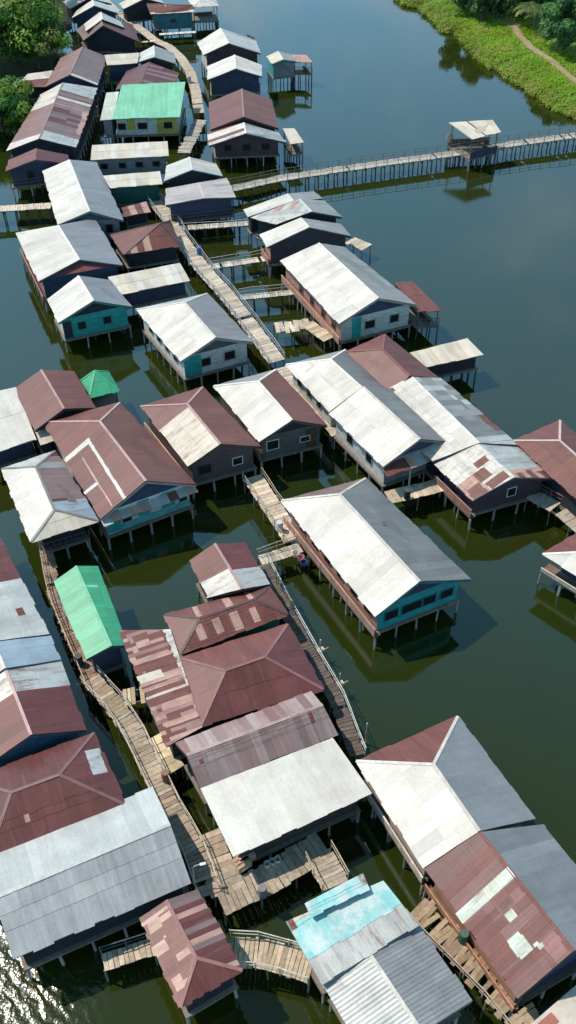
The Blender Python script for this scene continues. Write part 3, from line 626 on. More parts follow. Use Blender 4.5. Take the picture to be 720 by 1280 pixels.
H_('12', 'house with bright mint green roof over white and yellow walls', {'R': GN2}, WH, win={'R': [(.08,1.1,.9),(.42,1.3,.9),(.84,1.2,.9)]}, boards=[('R',.66,.995,.02,.98,YE),('R',.17,.30,.3,.95,YE)], rust=0, colw=2.2, rows=1)
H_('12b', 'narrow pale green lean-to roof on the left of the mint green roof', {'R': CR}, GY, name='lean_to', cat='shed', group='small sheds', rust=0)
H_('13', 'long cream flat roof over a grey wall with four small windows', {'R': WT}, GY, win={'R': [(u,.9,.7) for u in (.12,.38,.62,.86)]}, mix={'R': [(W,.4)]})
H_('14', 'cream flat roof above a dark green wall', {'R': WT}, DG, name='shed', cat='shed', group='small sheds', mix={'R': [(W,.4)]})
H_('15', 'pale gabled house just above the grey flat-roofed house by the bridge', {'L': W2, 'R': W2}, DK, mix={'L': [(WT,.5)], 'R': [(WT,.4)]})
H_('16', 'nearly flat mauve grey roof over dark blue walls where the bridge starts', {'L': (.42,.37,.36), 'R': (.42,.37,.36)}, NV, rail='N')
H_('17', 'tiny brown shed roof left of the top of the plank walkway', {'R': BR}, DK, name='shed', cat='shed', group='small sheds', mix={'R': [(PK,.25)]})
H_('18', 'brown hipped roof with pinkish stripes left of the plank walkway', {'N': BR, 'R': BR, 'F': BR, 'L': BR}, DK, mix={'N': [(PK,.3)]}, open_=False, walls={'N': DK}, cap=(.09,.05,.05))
H_('19', 'tall white and shade-painted grey house behind the one with a maroon gable', {'L': W, 'R': Z2}, GY, win={'N': [(.6,.8),(.82,.8)]}, walls={'Ng': DG})
H_('20', 'broad white and shade-painted grey house with maroon front gable at the left water edge', {'L': W, 'R': Z2}, NV, walls={'Ng': (.2,.06,.06), 'L': (.35,.16,.14)}, balcony=[('L',(.35,.17,.15),.5)])
H_('21', 'small turquoise house with white and shade-painted grey roof at the left water edge', {'L': W, 'R': Z2}, TE, win={'N': [(.28,.8,.85),(.68,.8,.85)]}, walls={'Ng': DK,'L': WH}, door=[('N',.06,(.03,.03,.04))])
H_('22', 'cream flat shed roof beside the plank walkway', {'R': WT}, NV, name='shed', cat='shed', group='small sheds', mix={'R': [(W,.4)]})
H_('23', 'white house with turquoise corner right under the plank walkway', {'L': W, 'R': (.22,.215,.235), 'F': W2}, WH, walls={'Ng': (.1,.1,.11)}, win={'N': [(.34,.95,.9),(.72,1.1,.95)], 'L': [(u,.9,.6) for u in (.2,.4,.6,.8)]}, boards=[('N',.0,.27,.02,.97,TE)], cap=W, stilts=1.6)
# far upper right
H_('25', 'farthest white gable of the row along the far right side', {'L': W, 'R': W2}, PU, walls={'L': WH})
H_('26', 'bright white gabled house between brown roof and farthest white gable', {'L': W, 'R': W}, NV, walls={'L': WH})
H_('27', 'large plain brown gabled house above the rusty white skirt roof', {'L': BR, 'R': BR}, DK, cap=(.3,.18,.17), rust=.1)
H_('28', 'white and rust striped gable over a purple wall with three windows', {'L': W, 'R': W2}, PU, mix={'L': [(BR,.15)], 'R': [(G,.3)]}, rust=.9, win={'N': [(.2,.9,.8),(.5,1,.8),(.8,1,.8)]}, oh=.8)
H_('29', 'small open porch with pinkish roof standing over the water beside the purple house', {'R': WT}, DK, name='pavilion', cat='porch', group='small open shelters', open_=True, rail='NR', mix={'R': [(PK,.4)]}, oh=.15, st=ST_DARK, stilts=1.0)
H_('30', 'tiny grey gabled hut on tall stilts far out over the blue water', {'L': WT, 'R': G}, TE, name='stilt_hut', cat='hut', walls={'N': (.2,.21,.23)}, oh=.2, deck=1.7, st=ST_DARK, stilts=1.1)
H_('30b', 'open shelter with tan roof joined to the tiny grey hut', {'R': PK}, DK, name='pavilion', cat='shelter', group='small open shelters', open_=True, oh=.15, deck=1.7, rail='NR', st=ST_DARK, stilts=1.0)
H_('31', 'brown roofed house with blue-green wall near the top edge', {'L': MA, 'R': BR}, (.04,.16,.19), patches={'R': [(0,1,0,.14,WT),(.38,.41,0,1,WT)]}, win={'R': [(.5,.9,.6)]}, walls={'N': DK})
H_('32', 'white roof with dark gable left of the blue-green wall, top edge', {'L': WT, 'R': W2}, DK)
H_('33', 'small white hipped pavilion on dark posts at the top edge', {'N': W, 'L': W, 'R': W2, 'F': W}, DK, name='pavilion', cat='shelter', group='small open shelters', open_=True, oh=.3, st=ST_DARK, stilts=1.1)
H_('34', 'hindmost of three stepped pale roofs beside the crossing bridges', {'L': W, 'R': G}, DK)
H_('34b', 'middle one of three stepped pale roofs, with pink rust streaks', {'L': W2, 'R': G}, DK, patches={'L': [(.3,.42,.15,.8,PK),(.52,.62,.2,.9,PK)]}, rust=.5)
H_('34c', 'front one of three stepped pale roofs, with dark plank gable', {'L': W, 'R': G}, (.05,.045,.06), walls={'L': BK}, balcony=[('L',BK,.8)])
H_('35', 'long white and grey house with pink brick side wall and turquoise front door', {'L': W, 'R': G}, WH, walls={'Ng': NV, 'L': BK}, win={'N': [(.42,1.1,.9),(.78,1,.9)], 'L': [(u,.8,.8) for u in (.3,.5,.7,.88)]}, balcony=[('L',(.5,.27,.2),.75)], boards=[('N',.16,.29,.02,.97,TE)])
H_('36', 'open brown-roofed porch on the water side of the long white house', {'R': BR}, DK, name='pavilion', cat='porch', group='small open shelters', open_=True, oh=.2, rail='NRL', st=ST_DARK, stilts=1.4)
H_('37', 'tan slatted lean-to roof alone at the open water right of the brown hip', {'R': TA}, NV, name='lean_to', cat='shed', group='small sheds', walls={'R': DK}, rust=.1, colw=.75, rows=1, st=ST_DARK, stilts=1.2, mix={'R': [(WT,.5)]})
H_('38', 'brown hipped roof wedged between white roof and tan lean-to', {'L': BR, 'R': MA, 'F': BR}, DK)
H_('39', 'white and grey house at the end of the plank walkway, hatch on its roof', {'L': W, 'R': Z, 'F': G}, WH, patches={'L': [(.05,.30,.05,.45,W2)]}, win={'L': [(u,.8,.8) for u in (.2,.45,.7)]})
H_('39b', 'large white and shade-painted grey gabled house with rusty striped awning in front', {'L': W, 'R': Z}, GY, walls={'L': WH,'Ng': NV}, win={'L': [(.3,.9,.9),(.7,.9,.9)], 'N': [(.55,1.6,1)]}, awning=[('N',PK,.7,[(BR,.4),(W2,.2)])], cap=W)
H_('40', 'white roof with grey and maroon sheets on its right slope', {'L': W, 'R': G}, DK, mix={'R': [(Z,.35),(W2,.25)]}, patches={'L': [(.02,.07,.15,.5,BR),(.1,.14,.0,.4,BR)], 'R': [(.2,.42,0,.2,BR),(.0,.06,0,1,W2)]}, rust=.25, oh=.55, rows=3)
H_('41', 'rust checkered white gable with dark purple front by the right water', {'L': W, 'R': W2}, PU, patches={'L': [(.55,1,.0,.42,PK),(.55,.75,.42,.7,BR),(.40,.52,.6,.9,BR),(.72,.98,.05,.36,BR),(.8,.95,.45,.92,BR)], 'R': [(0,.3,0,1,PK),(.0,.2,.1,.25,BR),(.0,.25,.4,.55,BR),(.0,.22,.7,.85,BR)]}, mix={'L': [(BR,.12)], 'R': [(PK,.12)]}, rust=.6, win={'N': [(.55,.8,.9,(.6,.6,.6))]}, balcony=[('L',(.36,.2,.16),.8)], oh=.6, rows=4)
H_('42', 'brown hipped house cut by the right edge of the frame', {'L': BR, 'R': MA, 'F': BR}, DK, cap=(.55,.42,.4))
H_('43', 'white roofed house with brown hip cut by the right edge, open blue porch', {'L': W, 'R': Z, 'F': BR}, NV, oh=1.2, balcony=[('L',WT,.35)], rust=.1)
# middle
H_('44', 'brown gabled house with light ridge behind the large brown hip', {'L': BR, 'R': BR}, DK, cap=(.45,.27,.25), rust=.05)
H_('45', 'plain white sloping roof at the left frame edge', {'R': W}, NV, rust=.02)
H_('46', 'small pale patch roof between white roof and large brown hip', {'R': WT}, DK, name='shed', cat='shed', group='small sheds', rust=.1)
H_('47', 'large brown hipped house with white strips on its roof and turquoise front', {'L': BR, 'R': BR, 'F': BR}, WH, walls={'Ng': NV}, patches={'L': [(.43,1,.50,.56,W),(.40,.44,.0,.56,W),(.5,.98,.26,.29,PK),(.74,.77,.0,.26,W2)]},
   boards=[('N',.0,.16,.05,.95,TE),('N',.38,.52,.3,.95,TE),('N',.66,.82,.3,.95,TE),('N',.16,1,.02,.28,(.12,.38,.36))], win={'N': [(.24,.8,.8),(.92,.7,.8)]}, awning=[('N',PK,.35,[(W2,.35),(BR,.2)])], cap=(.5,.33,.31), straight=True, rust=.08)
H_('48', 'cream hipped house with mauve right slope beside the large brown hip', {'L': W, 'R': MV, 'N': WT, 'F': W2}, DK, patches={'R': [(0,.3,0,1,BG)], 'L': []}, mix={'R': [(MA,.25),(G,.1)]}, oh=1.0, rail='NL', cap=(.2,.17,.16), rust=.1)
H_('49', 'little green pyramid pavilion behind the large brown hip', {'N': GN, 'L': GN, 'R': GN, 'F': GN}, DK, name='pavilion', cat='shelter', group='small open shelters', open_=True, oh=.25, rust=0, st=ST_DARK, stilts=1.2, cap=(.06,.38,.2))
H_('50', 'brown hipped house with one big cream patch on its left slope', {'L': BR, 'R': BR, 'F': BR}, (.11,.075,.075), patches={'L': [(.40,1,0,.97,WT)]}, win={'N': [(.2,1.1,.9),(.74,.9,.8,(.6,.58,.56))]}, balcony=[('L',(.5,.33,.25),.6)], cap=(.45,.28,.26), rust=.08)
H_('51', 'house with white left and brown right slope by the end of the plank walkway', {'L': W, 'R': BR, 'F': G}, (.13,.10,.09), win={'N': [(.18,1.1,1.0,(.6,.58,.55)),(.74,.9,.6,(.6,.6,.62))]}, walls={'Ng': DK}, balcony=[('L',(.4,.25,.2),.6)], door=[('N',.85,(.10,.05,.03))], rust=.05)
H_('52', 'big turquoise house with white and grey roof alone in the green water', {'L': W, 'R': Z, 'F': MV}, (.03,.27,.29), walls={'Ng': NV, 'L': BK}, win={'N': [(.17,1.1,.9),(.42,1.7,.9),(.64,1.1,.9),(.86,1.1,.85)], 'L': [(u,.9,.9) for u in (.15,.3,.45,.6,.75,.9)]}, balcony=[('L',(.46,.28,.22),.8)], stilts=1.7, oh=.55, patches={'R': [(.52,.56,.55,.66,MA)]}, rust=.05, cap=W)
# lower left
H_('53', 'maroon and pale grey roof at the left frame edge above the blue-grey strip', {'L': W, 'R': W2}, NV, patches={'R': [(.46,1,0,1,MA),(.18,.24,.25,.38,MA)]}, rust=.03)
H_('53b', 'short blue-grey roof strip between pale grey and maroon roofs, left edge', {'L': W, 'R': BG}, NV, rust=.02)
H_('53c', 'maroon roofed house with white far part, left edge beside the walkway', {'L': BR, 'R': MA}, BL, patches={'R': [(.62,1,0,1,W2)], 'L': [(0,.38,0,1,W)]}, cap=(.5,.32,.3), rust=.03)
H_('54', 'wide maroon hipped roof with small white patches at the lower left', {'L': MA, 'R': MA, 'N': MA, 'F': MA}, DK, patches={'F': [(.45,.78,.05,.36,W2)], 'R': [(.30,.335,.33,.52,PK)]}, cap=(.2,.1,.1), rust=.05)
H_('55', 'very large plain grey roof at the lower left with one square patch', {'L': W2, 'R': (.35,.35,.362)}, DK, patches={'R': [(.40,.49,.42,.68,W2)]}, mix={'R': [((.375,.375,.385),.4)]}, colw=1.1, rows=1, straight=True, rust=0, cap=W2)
ZINC_AND_SHADE |= {(.35,.35,.362), (.375,.375,.385), (.22,.215,.235), (.42,.37,.36)}
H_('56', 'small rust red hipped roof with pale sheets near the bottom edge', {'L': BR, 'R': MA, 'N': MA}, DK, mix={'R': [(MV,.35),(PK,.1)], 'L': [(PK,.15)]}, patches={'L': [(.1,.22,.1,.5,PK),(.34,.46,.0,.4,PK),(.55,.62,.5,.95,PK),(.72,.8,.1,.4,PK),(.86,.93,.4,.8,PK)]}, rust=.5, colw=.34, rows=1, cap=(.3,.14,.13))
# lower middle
H_('60', 'long green gabled roof beside the left walkway', {'L': (.15,.42,.245), 'R': (.05,.32,.17)}, NV, patches={'R': [(.72,.76,.3,.9,GN2)]}, rust=0, colw=2.0, cap=(.2,.5,.32), rows=1)  # one green roof: sunlit tone left, shade tone right, both painted in
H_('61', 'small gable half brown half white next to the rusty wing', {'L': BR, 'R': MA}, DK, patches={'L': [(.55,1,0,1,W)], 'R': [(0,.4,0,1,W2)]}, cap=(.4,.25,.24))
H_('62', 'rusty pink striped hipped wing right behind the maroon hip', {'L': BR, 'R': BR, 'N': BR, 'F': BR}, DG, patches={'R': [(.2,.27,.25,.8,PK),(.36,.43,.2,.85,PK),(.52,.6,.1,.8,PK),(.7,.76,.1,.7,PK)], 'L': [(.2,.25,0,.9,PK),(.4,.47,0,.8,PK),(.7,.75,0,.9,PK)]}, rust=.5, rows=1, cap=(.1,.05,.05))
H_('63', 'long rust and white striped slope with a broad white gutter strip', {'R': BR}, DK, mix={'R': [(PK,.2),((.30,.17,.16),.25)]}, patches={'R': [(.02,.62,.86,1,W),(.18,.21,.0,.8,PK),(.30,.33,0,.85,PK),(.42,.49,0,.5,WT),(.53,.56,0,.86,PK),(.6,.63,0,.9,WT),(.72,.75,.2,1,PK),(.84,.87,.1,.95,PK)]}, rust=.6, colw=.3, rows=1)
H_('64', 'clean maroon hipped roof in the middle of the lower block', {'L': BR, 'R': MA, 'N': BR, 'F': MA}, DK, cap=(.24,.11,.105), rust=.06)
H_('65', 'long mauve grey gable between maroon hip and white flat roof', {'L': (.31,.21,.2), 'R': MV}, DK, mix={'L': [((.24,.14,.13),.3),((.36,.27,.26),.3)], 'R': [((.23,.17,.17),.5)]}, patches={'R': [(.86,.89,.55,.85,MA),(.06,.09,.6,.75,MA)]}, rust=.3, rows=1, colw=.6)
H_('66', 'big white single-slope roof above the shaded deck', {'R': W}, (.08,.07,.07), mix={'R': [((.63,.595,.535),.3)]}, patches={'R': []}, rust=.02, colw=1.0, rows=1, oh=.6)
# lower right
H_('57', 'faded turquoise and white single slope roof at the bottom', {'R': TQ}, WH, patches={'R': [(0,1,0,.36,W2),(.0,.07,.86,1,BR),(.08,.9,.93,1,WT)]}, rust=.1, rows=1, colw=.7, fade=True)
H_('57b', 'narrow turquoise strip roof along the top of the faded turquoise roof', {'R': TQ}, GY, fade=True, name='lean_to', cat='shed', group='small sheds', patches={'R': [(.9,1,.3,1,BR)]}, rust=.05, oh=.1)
H_('58', 'ribbed white and shade-painted blue-grey gable at the bottom edge beside the plank walkway', {'L': W2, 'R': Z2}, GY, ribbed=True, rust=0, cap=W, rows=3)
H_('59', 'large white and shade-painted blue-grey house with brown hip at the lower right', {'L': W, 'R': Z2, 'F': BR}, GY, walls={'L': (.5,.42,.36)}, balcony=[('L',(.6,.5,.42),.7)], rust=.02, cap=W)
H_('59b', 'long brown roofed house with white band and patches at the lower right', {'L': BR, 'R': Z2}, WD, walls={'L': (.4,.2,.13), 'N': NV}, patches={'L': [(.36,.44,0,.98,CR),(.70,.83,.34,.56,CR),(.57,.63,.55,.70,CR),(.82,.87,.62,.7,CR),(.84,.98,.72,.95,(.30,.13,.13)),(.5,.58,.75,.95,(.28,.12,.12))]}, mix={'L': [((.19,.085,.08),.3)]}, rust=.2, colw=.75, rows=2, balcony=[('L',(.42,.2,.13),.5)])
H_('67', 'white two-panel roof shelter standing on the long footbridge', {'R': WT}, NV, name='bridge_shelter', cat='shelter', group='small open shelters', open_=True, oh=.35, deck=1.5, balcony=[('R',NV,.9),('L',(.12,.09,.09),.9)], patches={'R': [(.40,.44,0,1,(.06,.05,.05))]}, rows=1, colw=1.2, rail='RL', st=ST_DARK, stilts=1.1)

# ---------------------------------------------------------------- walkways and footbridges
def walkway(key, label, w, name='plank_walkway', cat='walkway', group='plank walkways between the houses', rails='LR', tone=(.50,.40,.29), gap=.03, st=ST_THIN,
            plank=.30, spacing=2.2, railcol=(.40,.33,.25), railh=.85, wild=.04, posts_only=False, braces=False, var=.24):
    pts = [Vector(p) for p in WALKS[key]]
    root = empty(name, (pts[0].x, pts[0].y, 0), label, cat, group)
    # resample
    dist = [0]
    for a, b in zip(pts, pts[1:]): dist.append(dist[-1]+(b-a).length)
    def at(s):
        s = max(0, min(dist[-1], s))
        for i in range(len(pts)-1):
            if s <= dist[i+1] or i == len(pts)-2:
                t = (s-dist[i])/(dist[i+1]-dist[i]); p = pts[i].lerp(pts[i+1], t); d = (pts[i+1]-pts[i]).normalized()
                # soften the direction near a bend
                if t > .8 and i < len(pts)-2: d = d.lerp((pts[i+2]-pts[i+1]).normalized(), (t-.8)*2.5).normalized()
                if t < .2 and i > 0: d = d.lerp((pts[i]-pts[i-1]).normalized(), (.2-t)*2.5).normalized()
                return p, d, Vector((d.y, -d.x, 0)).normalized()
    L = dist[-1]
    m = MB(); s = 0
    while s < L - .05:
        pw = plank*random.uniform(.8, 1.2); p, d, nrm = at(s+pw/2)
        t = 1+random.uniform(-1.25, 1)*var; c = tuple(min(.8, v*t*random.uniform(.96, 1.04)) for v in tone)
        ws = w*random.uniform(1-wild, 1+wild); off = random.uniform(-wild, wild)*w*.6
        rot = random.uniform(-wild, wild)*.9
        nn = (nrm*math.cos(rot)+d*math.sin(rot))
        z = Vector((0, 0, random.uniform(-.012, .012) + .0))
        q = p + nrm*off + z
        if random.random() > wild*.45: m.beam(q-nn*ws/2, q+nn*ws/2, pw-gap*random.uniform(.5, 1.5), .05, c)
        s += pw
    o0 = (pts[0].x, pts[0].y, pts[0].z)
    m.build('planks', M_PLANK, root, origin=o0)
    b = MB(); n = max(1, int(L/1.2))
    for sd in (-.36, .36):
        prev = None
        for k in range(n+1):
            p, d, nrm = at(L*k/n); q = p+nrm*w*sd-Vector((0, 0, .1))
            if prev is not None: b.beam(prev, q, .1, .14, (.12, .095, .07))
            prev = q
    b.build('stringers', M_PLANK, root, origin=o0)
    n = max(1, min(45, round(L/spacing)))
    for k in range(n+1):
        p, d, nrm = at(L*k/n)
        for sd in (-.42, .42): q = p+nrm*w*sd; stilt(root, q.x, q.y, p.z-.1, st, .035)
    if braces:
        bm_ = MB()
        for k in range(n+1):
            p, d, nrm = at(L*k/n)
            bm_.beam(p-nrm*w*.42-Vector((0,0,.5)), p+nrm*w*.42-Vector((0,0,.5)), .07, .1, (.08,.07,.06))
        bm_.build('cross_beam', M_POST, root, origin=o0)
    for side in rails:
        sg = -1 if side == 'L' else 1
        r = MB(); k = max(2, round(L/1.5)); prev = None
        for j in range(k+1):
            p, d, nrm = at(L*j/k); q = p+nrm*sg*w*.5
            h = railh*random.uniform(.92, 1.08)
            top = q+Vector((random.uniform(-.03, .03), random.uniform(-.03, .03), h))
            r.tube([q-Vector((0, 0, .15)), top], .04, railcol, 6)
            if prev is not None and not posts_only:
                r.tube([prev[1]-Vector((0, 0, .05)), top-Vector((0, 0, .05))], .035, railcol, 6)
                r.tube([prev[0].lerp(prev[1], .5), q.lerp(top, .5)], .025, railcol, 5)
            prev = (q, top)
        r.build('railing', M_POST, root, origin=o0)
    return root
PALE = (.50, .425, .345); GREYR = (.36, .37, .38)
walkway('w1', 'winding tan walkway curving away to the top edge', 1.5, rails='', tone=(.52,.42,.33), var=.12)
walkway('w1b', 'worn grey plank ramp left of the large plain brown house', 1.7, rails='', tone=(.42,.36,.31), wild=.12)
walkway('w2', 'long straight plank walkway with grey metal railing in the upper middle', 1.75, rails='LR', tone=PALE, railcol=GREYR, plank=.42)
walkway('w3', 'short plank stretch between the brown-white house and the white house with hatch', 1.5, rails='', tone=PALE, plank=.4)
walkway('w4', 'long footbridge on many piles crossing the water to the right bank', 1.6, name='footbridge', cat='bridge', group='footbridges', rails='LR', tone=(.43,.385,.34), st=ST_DARK, spacing=1.25, posts_only=False, railcol=(.16,.15,.13), railh=.9, braces=True, var=.08)
walkway('w5', 'footbridge at the left edge leading to the tall white house', 1.5, name='footbridge', cat='bridge', group='footbridges', rails='', tone=(.62,.53,.44), st=ST_DARK, spacing=1.3, braces=True, var=.08)
walkway('w6a', 'uppermost narrow crossing bridge between plank walkway and stepped pale roofs', 1.1, name='footbridge', cat='bridge', group='footbridges', rails='R', tone=(.5,.46,.4), st=ST_DARK, railcol=(.5,.47,.42), spacing=1.4)
walkway('w6b', 'middle narrow crossing bridge right of the plank walkway', 1.1, name='footbridge', cat='bridge', group='footbridges', rails='L', tone=(.56,.48,.4), st=ST_DARK, spacing=1.4, railcol=(.45,.42,.38))
walkway('w6c', 'lowest narrow crossing bridge leading to the pink brick side wall', 1.0, name='footbridge', cat='bridge', group='footbridges', rails='L', tone=(.5,.46,.4), st=ST_DARK, spacing=1.4, railcol=(.42,.4,.37))
walkway('w7', 'sloping plank walkway leading to the big turquoise house', 1.7, rails='LR', tone=(.58,.46,.36), plank=.4)
walkway('w7b', 'little plank bridge with tan rail below the big turquoise house', 1.1, rails='L', tone=PALE)
walkway('w8', 'shade-painted walkway with thin white rail along the right of the maroon hip', 1.05, rails='L', tone=(.13,.10,.085), railcol=(.62,.6,.55))  # plank tone darkened to paint in the maroon roof's shadow
walkway('w9a', 'cluttered narrow walkway along the left of the green roof', .95, rails='R', tone=(.30,.2,.15), railcol=(.5,.4,.3), wild=.12)
walkway('w9', 'broad plank walkway with white rails running down past the big grey roof', 1.35, rails='LR', tone=(.40,.315,.24), railcol=(.58,.5,.42), plank=.32, wild=.06)
walkway('w10a', 'stepped plank landing left of the shaded deck', 1.9, rails='', tone=(.42,.335,.25), plank=.4, wild=.06)
walkway('w10', 'wide deck of tan planks partly in shade below the big white roof', 1.9, rails='', tone=(.40,.32,.24), plank=.36, wild=.04)
walkway('w10c', 'short railed plank bridge going to the faded turquoise roof', 1.7, rails='LR', tone=(.48,.39,.31), railcol=(.5,.4,.28))
walkway('w11', 'plank bridge with white rails from the rust red hip to the turquoise roof', 1.7, rails='LR', tone=(.48,.375,.27), railcol=(.6,.56,.46), plank=.26)
walkway('w12', 'walkway of curved uneven planks along the long brown house', 1.75, rails='R', tone=(.36,.26,.175), plank=.3, gap=.015, wild=.15, railcol=(.5,.42,.34))
walkway('w13', 'tan plank walkway at the right edge under the brown hip', 1.5, rails='L', tone=PALE, railcol=(.3,.14,.11), plank=.6)
walkway('w14', 'tan plank deck in front of the rust striped awning', 1.6, rails='', tone=(.62,.50,.36), plank=.5)
walkway('w15', 'small jetty with pale edge left of the rust red hip', 1.0, name='jetty', cat='jetty', rails='L', tone=(.5,.4,.3), railcol=(.1,.13,.17))
walkway('w16', 'broken plank platform over the water beside the pink brick wall', 1.9, rails='', tone=(.55,.46,.36), plank=.55, wild=.12, name='plank_platform', cat='platform')
walkway('w16b', 'tan landing at the corner of the long white house', 1.5, rails='', tone=(.6,.47,.34), name='plank_platform', cat='platform')
walkway('w17', 'white edged deck strip below the blue-green wall near the top', .9, rails='', tone=(.68,.66,.6), name='plank_platform', cat='platform', st=ST_DARK)
walkway('w17b', 'thin pale gangplank off the winding far walkway', .6, rails='', tone=(.6,.55,.48), st=ST_DARK)
walkway('w18', 'small tan deck sticking out behind the stepped pale roofs', 1.8, rails='', tone=TA, name='plank_platform', cat='platform', plank=.5)
walkway('w19', 'short plank landing right of the broad walkway below the green roof', 1.4, rails='', tone=(.6,.48,.34), name='plank_platform', cat='platform')
walkway('w20', 'ragged plank landing between broad walkway and rusty striped slope', 1.6, rails='', tone=(.6,.46,.31), plank=.6, wild=.14, name='plank_platform', cat='platform')
def landing():
    pts = [Vector(p) for p in WALKS['w21']]; a, b = pts
    d = (b-a).normalized(); n = Vector((d.y, -d.x, 0))
    root = empty('concrete_landing', (a.x, a.y, 0), 'pale concrete landing in the bottom right corner', 'platform')
    m = MB(); q = [a+n*3.2, b+n*3.2+d*4, b-n*.2+d*4, a-n*.2]
    lo = [Vector((p.x, p.y, 2.72)) for p in q]; hi = [Vector((p.x, p.y, 2.96)) for p in q]
    m.hexa(lo, hi, (.56, .48, .42)); m.build('slab', M_MISC, root, origin=a)
    k = MB(); k.hexa([Vector((p.x, p.y, 2.97)) for p in (a-n*.0+d*.1, a+d*.1+n*.7, a+d*1.7+n*.55, a+d*1.7)], [Vector((p.x, p.y, 3.0)) for p in (a-n*.0+d*.1, a+d*.1+n*.7, a+d*1.7+n*.55, a+d*1.7)], (.34, .13, .1))
    k.build('brick_paving', M_MISC, root, origin=a)
    for p in lo: stilt(root, p.x, p.y, 2.75, ST_GREY)
landing()

# ---------------------------------------------------------------- small things
def boat(pq, label, col, wid, inner=(.12, .1, .08)):
    a, b = (Vector(p) for p in pq); d = b-a; L = d.length; d /= L; n = Vector((d.y, -d.x, 0))
    root = empty('small_boat', (a+b)/2*Vector((1,1,0)) if False else ((a.x+b.x)/2, (a.y+b.y)/2, 0), label, 'boat', 'small boats')
    m = MB(); K = 10; prof = []
    for k in range(K+1):
        t = k/K; w = wid*.5*(max(0.02, 1-abs(2*t-1)**2.6)); rise = .18*abs(2*t-1)**2
        p = a+d*(t*L); prof.append((p, w, rise))
    def ring(p, w, r, inset, low):
        return [p-n*(w-inset)+Vector((0,0,.22+r)), p-n*(w-inset)*.6+Vector((0,0,low+r*.6)), p+n*(w-inset)*.6+Vector((0,0,low+r*.6)), p+n*(w-inset)+Vector((0,0,.22+r))]
    rs = [ring(p, w, r, 0, -.35) for p, w, r in prof]; ri = [ring(p, w, r, min(.05, w*.4), -.24) for p, w, r in prof]
    for k in range(K):
        for j in range(3):
            m.face([rs[k][j], rs[k+1][j], rs[k+1][j+1], rs[k][j+1]], col); m.face([ri[k][j+1], ri[k+1][j+1], ri[k+1][j], ri[k][j]], inner)
        m.face([rs[k][0], ri[k][0], ri[k+1][0], rs[k+1][0]], col); m.face([ri[k][3], rs[k][3], rs[k+1][3], ri[k+1][3]], col)
    m.build('hull', M_MISC, root, origin=((a.x+b.x)/2, (a.y+b.y)/2, 0))
    for t in (.3, .6): s = MB(); p = a+d*(t*L); s.beam(p-n*wid*.42, p+n*wid*.42, .22, .04, (.4,.3,.2)); s.build('seat', M_PLANK, root, origin=p)
boat(PLACES['boat_pink'], 'small pinkish boat on the water behind the farthest white gable', (.6, .42, .4), .9)

def pole(p, h, label, cat, name, col, rad=.05, arm=None):
    p = Vector(p); root = empty(name, p, label, cat, None)
    m = MB(); m.tube([p-Vector((0,0,1.5 if p.z < 1 else .1)), p+Vector((0,0,h))], [rad*1.2, rad], col, 8); m.build('shaft', M_POST, root, origin=p)
    if arm == 'lamp':
        q = MB(); q.tube([p+Vector((0,0,h-.05)), p+Vector((.18,.05,h+.15)), p+Vector((.5,.12,h+.18))], .03, (.5,.5,.5), 6); q.build('arm', M_POST, root, origin=p)
        q = MB(); q.beam(p+Vector((.45,.1,h+.17)), p+Vector((.8,.18,h+.17)), .16, .08, (.7,.7,.7)); q.build('lamp_head', M_MISC, root, origin=p)
    if arm == 'cross':
        q = MB(); q.tube([p+Vector((-.7,-.25,1.0)), p+Vector((.6,.3,1.15))], .035, (.5,.42,.3), 6); q.build('cross_pole', M_POST, root, origin=p)
        q = MB(); q.beam(p+Vector((-.2,-.1,1.25)), p+Vector((.25,.1,1.25)), .35, .2, (.62,.52,.36)); q.build('basket', M_PLANK, root, origin=p)
    return root
pole(PLACES['pole1'][0], 1.9, 'plain grey pole standing on the tan deck by the rust striped awning', 'pole', 'deck_pole', (.4,.4,.42), .07)
pole(PLACES['lamp1'][0], 1.8, 'pale lamp post between big grey roof and rust red hip', 'lamp post', 'lamp_post', (.6,.6,.58), .05, 'lamp')
pole(PLACES['lamp2'][0], 1.8, 'pale lamp post left of the plank walkway by the striped brown hip', 'lamp post', 'lamp_post', (.6,.6,.58), .05, 'lamp')
for p, l in zip(PLACES['mp'], ('bamboo mooring pole with basket, farthest along the thin white rail', 'bamboo mooring pole with basket, halfway along the thin white rail', 'bamboo mooring pole with basket where the shade-painted walkway ends', 'slim bare mooring pole in the water behind the brown hip')):
    pole(p, 2.4, l, 'pole', 'mooring_pole', (.5,.45,.36), .05, None if 'bare' in l else 'cross')
def crate(p, label, yaw, s=.8):
    p = Vector(p); root = empty('wooden_crate', p, label, 'crate', 'crates on the shaded deck'); u = Vector((math.cos(yaw), math.sin(yaw), 0)); v = Vector((-u.y, u.x, 0))
    m = MB()
    for k in range(4):
        for z in (.1, .3, .5):
            a = p+u*s*.5*((1,0,-1,0)[k])+v*s*.4*((0,1,0,-1)[k]); t = (v*s*.4 if k % 2 == 0 else u*s*.5)
            m.beam(a-t+Vector((0,0,z)), a+t+Vector((0,0,z)), .04, .14, (.55*random.uniform(.8,1.1),.4,.26))
    m.build('slats', M_PLANK, root, origin=p)
    m = MB(); m.beam(p-u*s*.48+Vector((0,0,.04)), p+u*s*.48+Vector((0,0,.04)), s*.78, .04, (.45,.33,.22)); m.build('base', M_PLANK, root, origin=p)
    m = MB()
    for k in (-.3, 0, .3): m.beam(p-u*s*.5+v*s*k+Vector((0,0,.6)), p+u*s*.5+v*s*k+Vector((0,0,.6)), s*.22, .04, (.5,.3,.22))
    m.build('lid', M_PLANK, root, origin=p)
crate(PLACES['crate'][0], 'slatted wooden crate under the white roof edge, the farther of two', .5, 1.0)
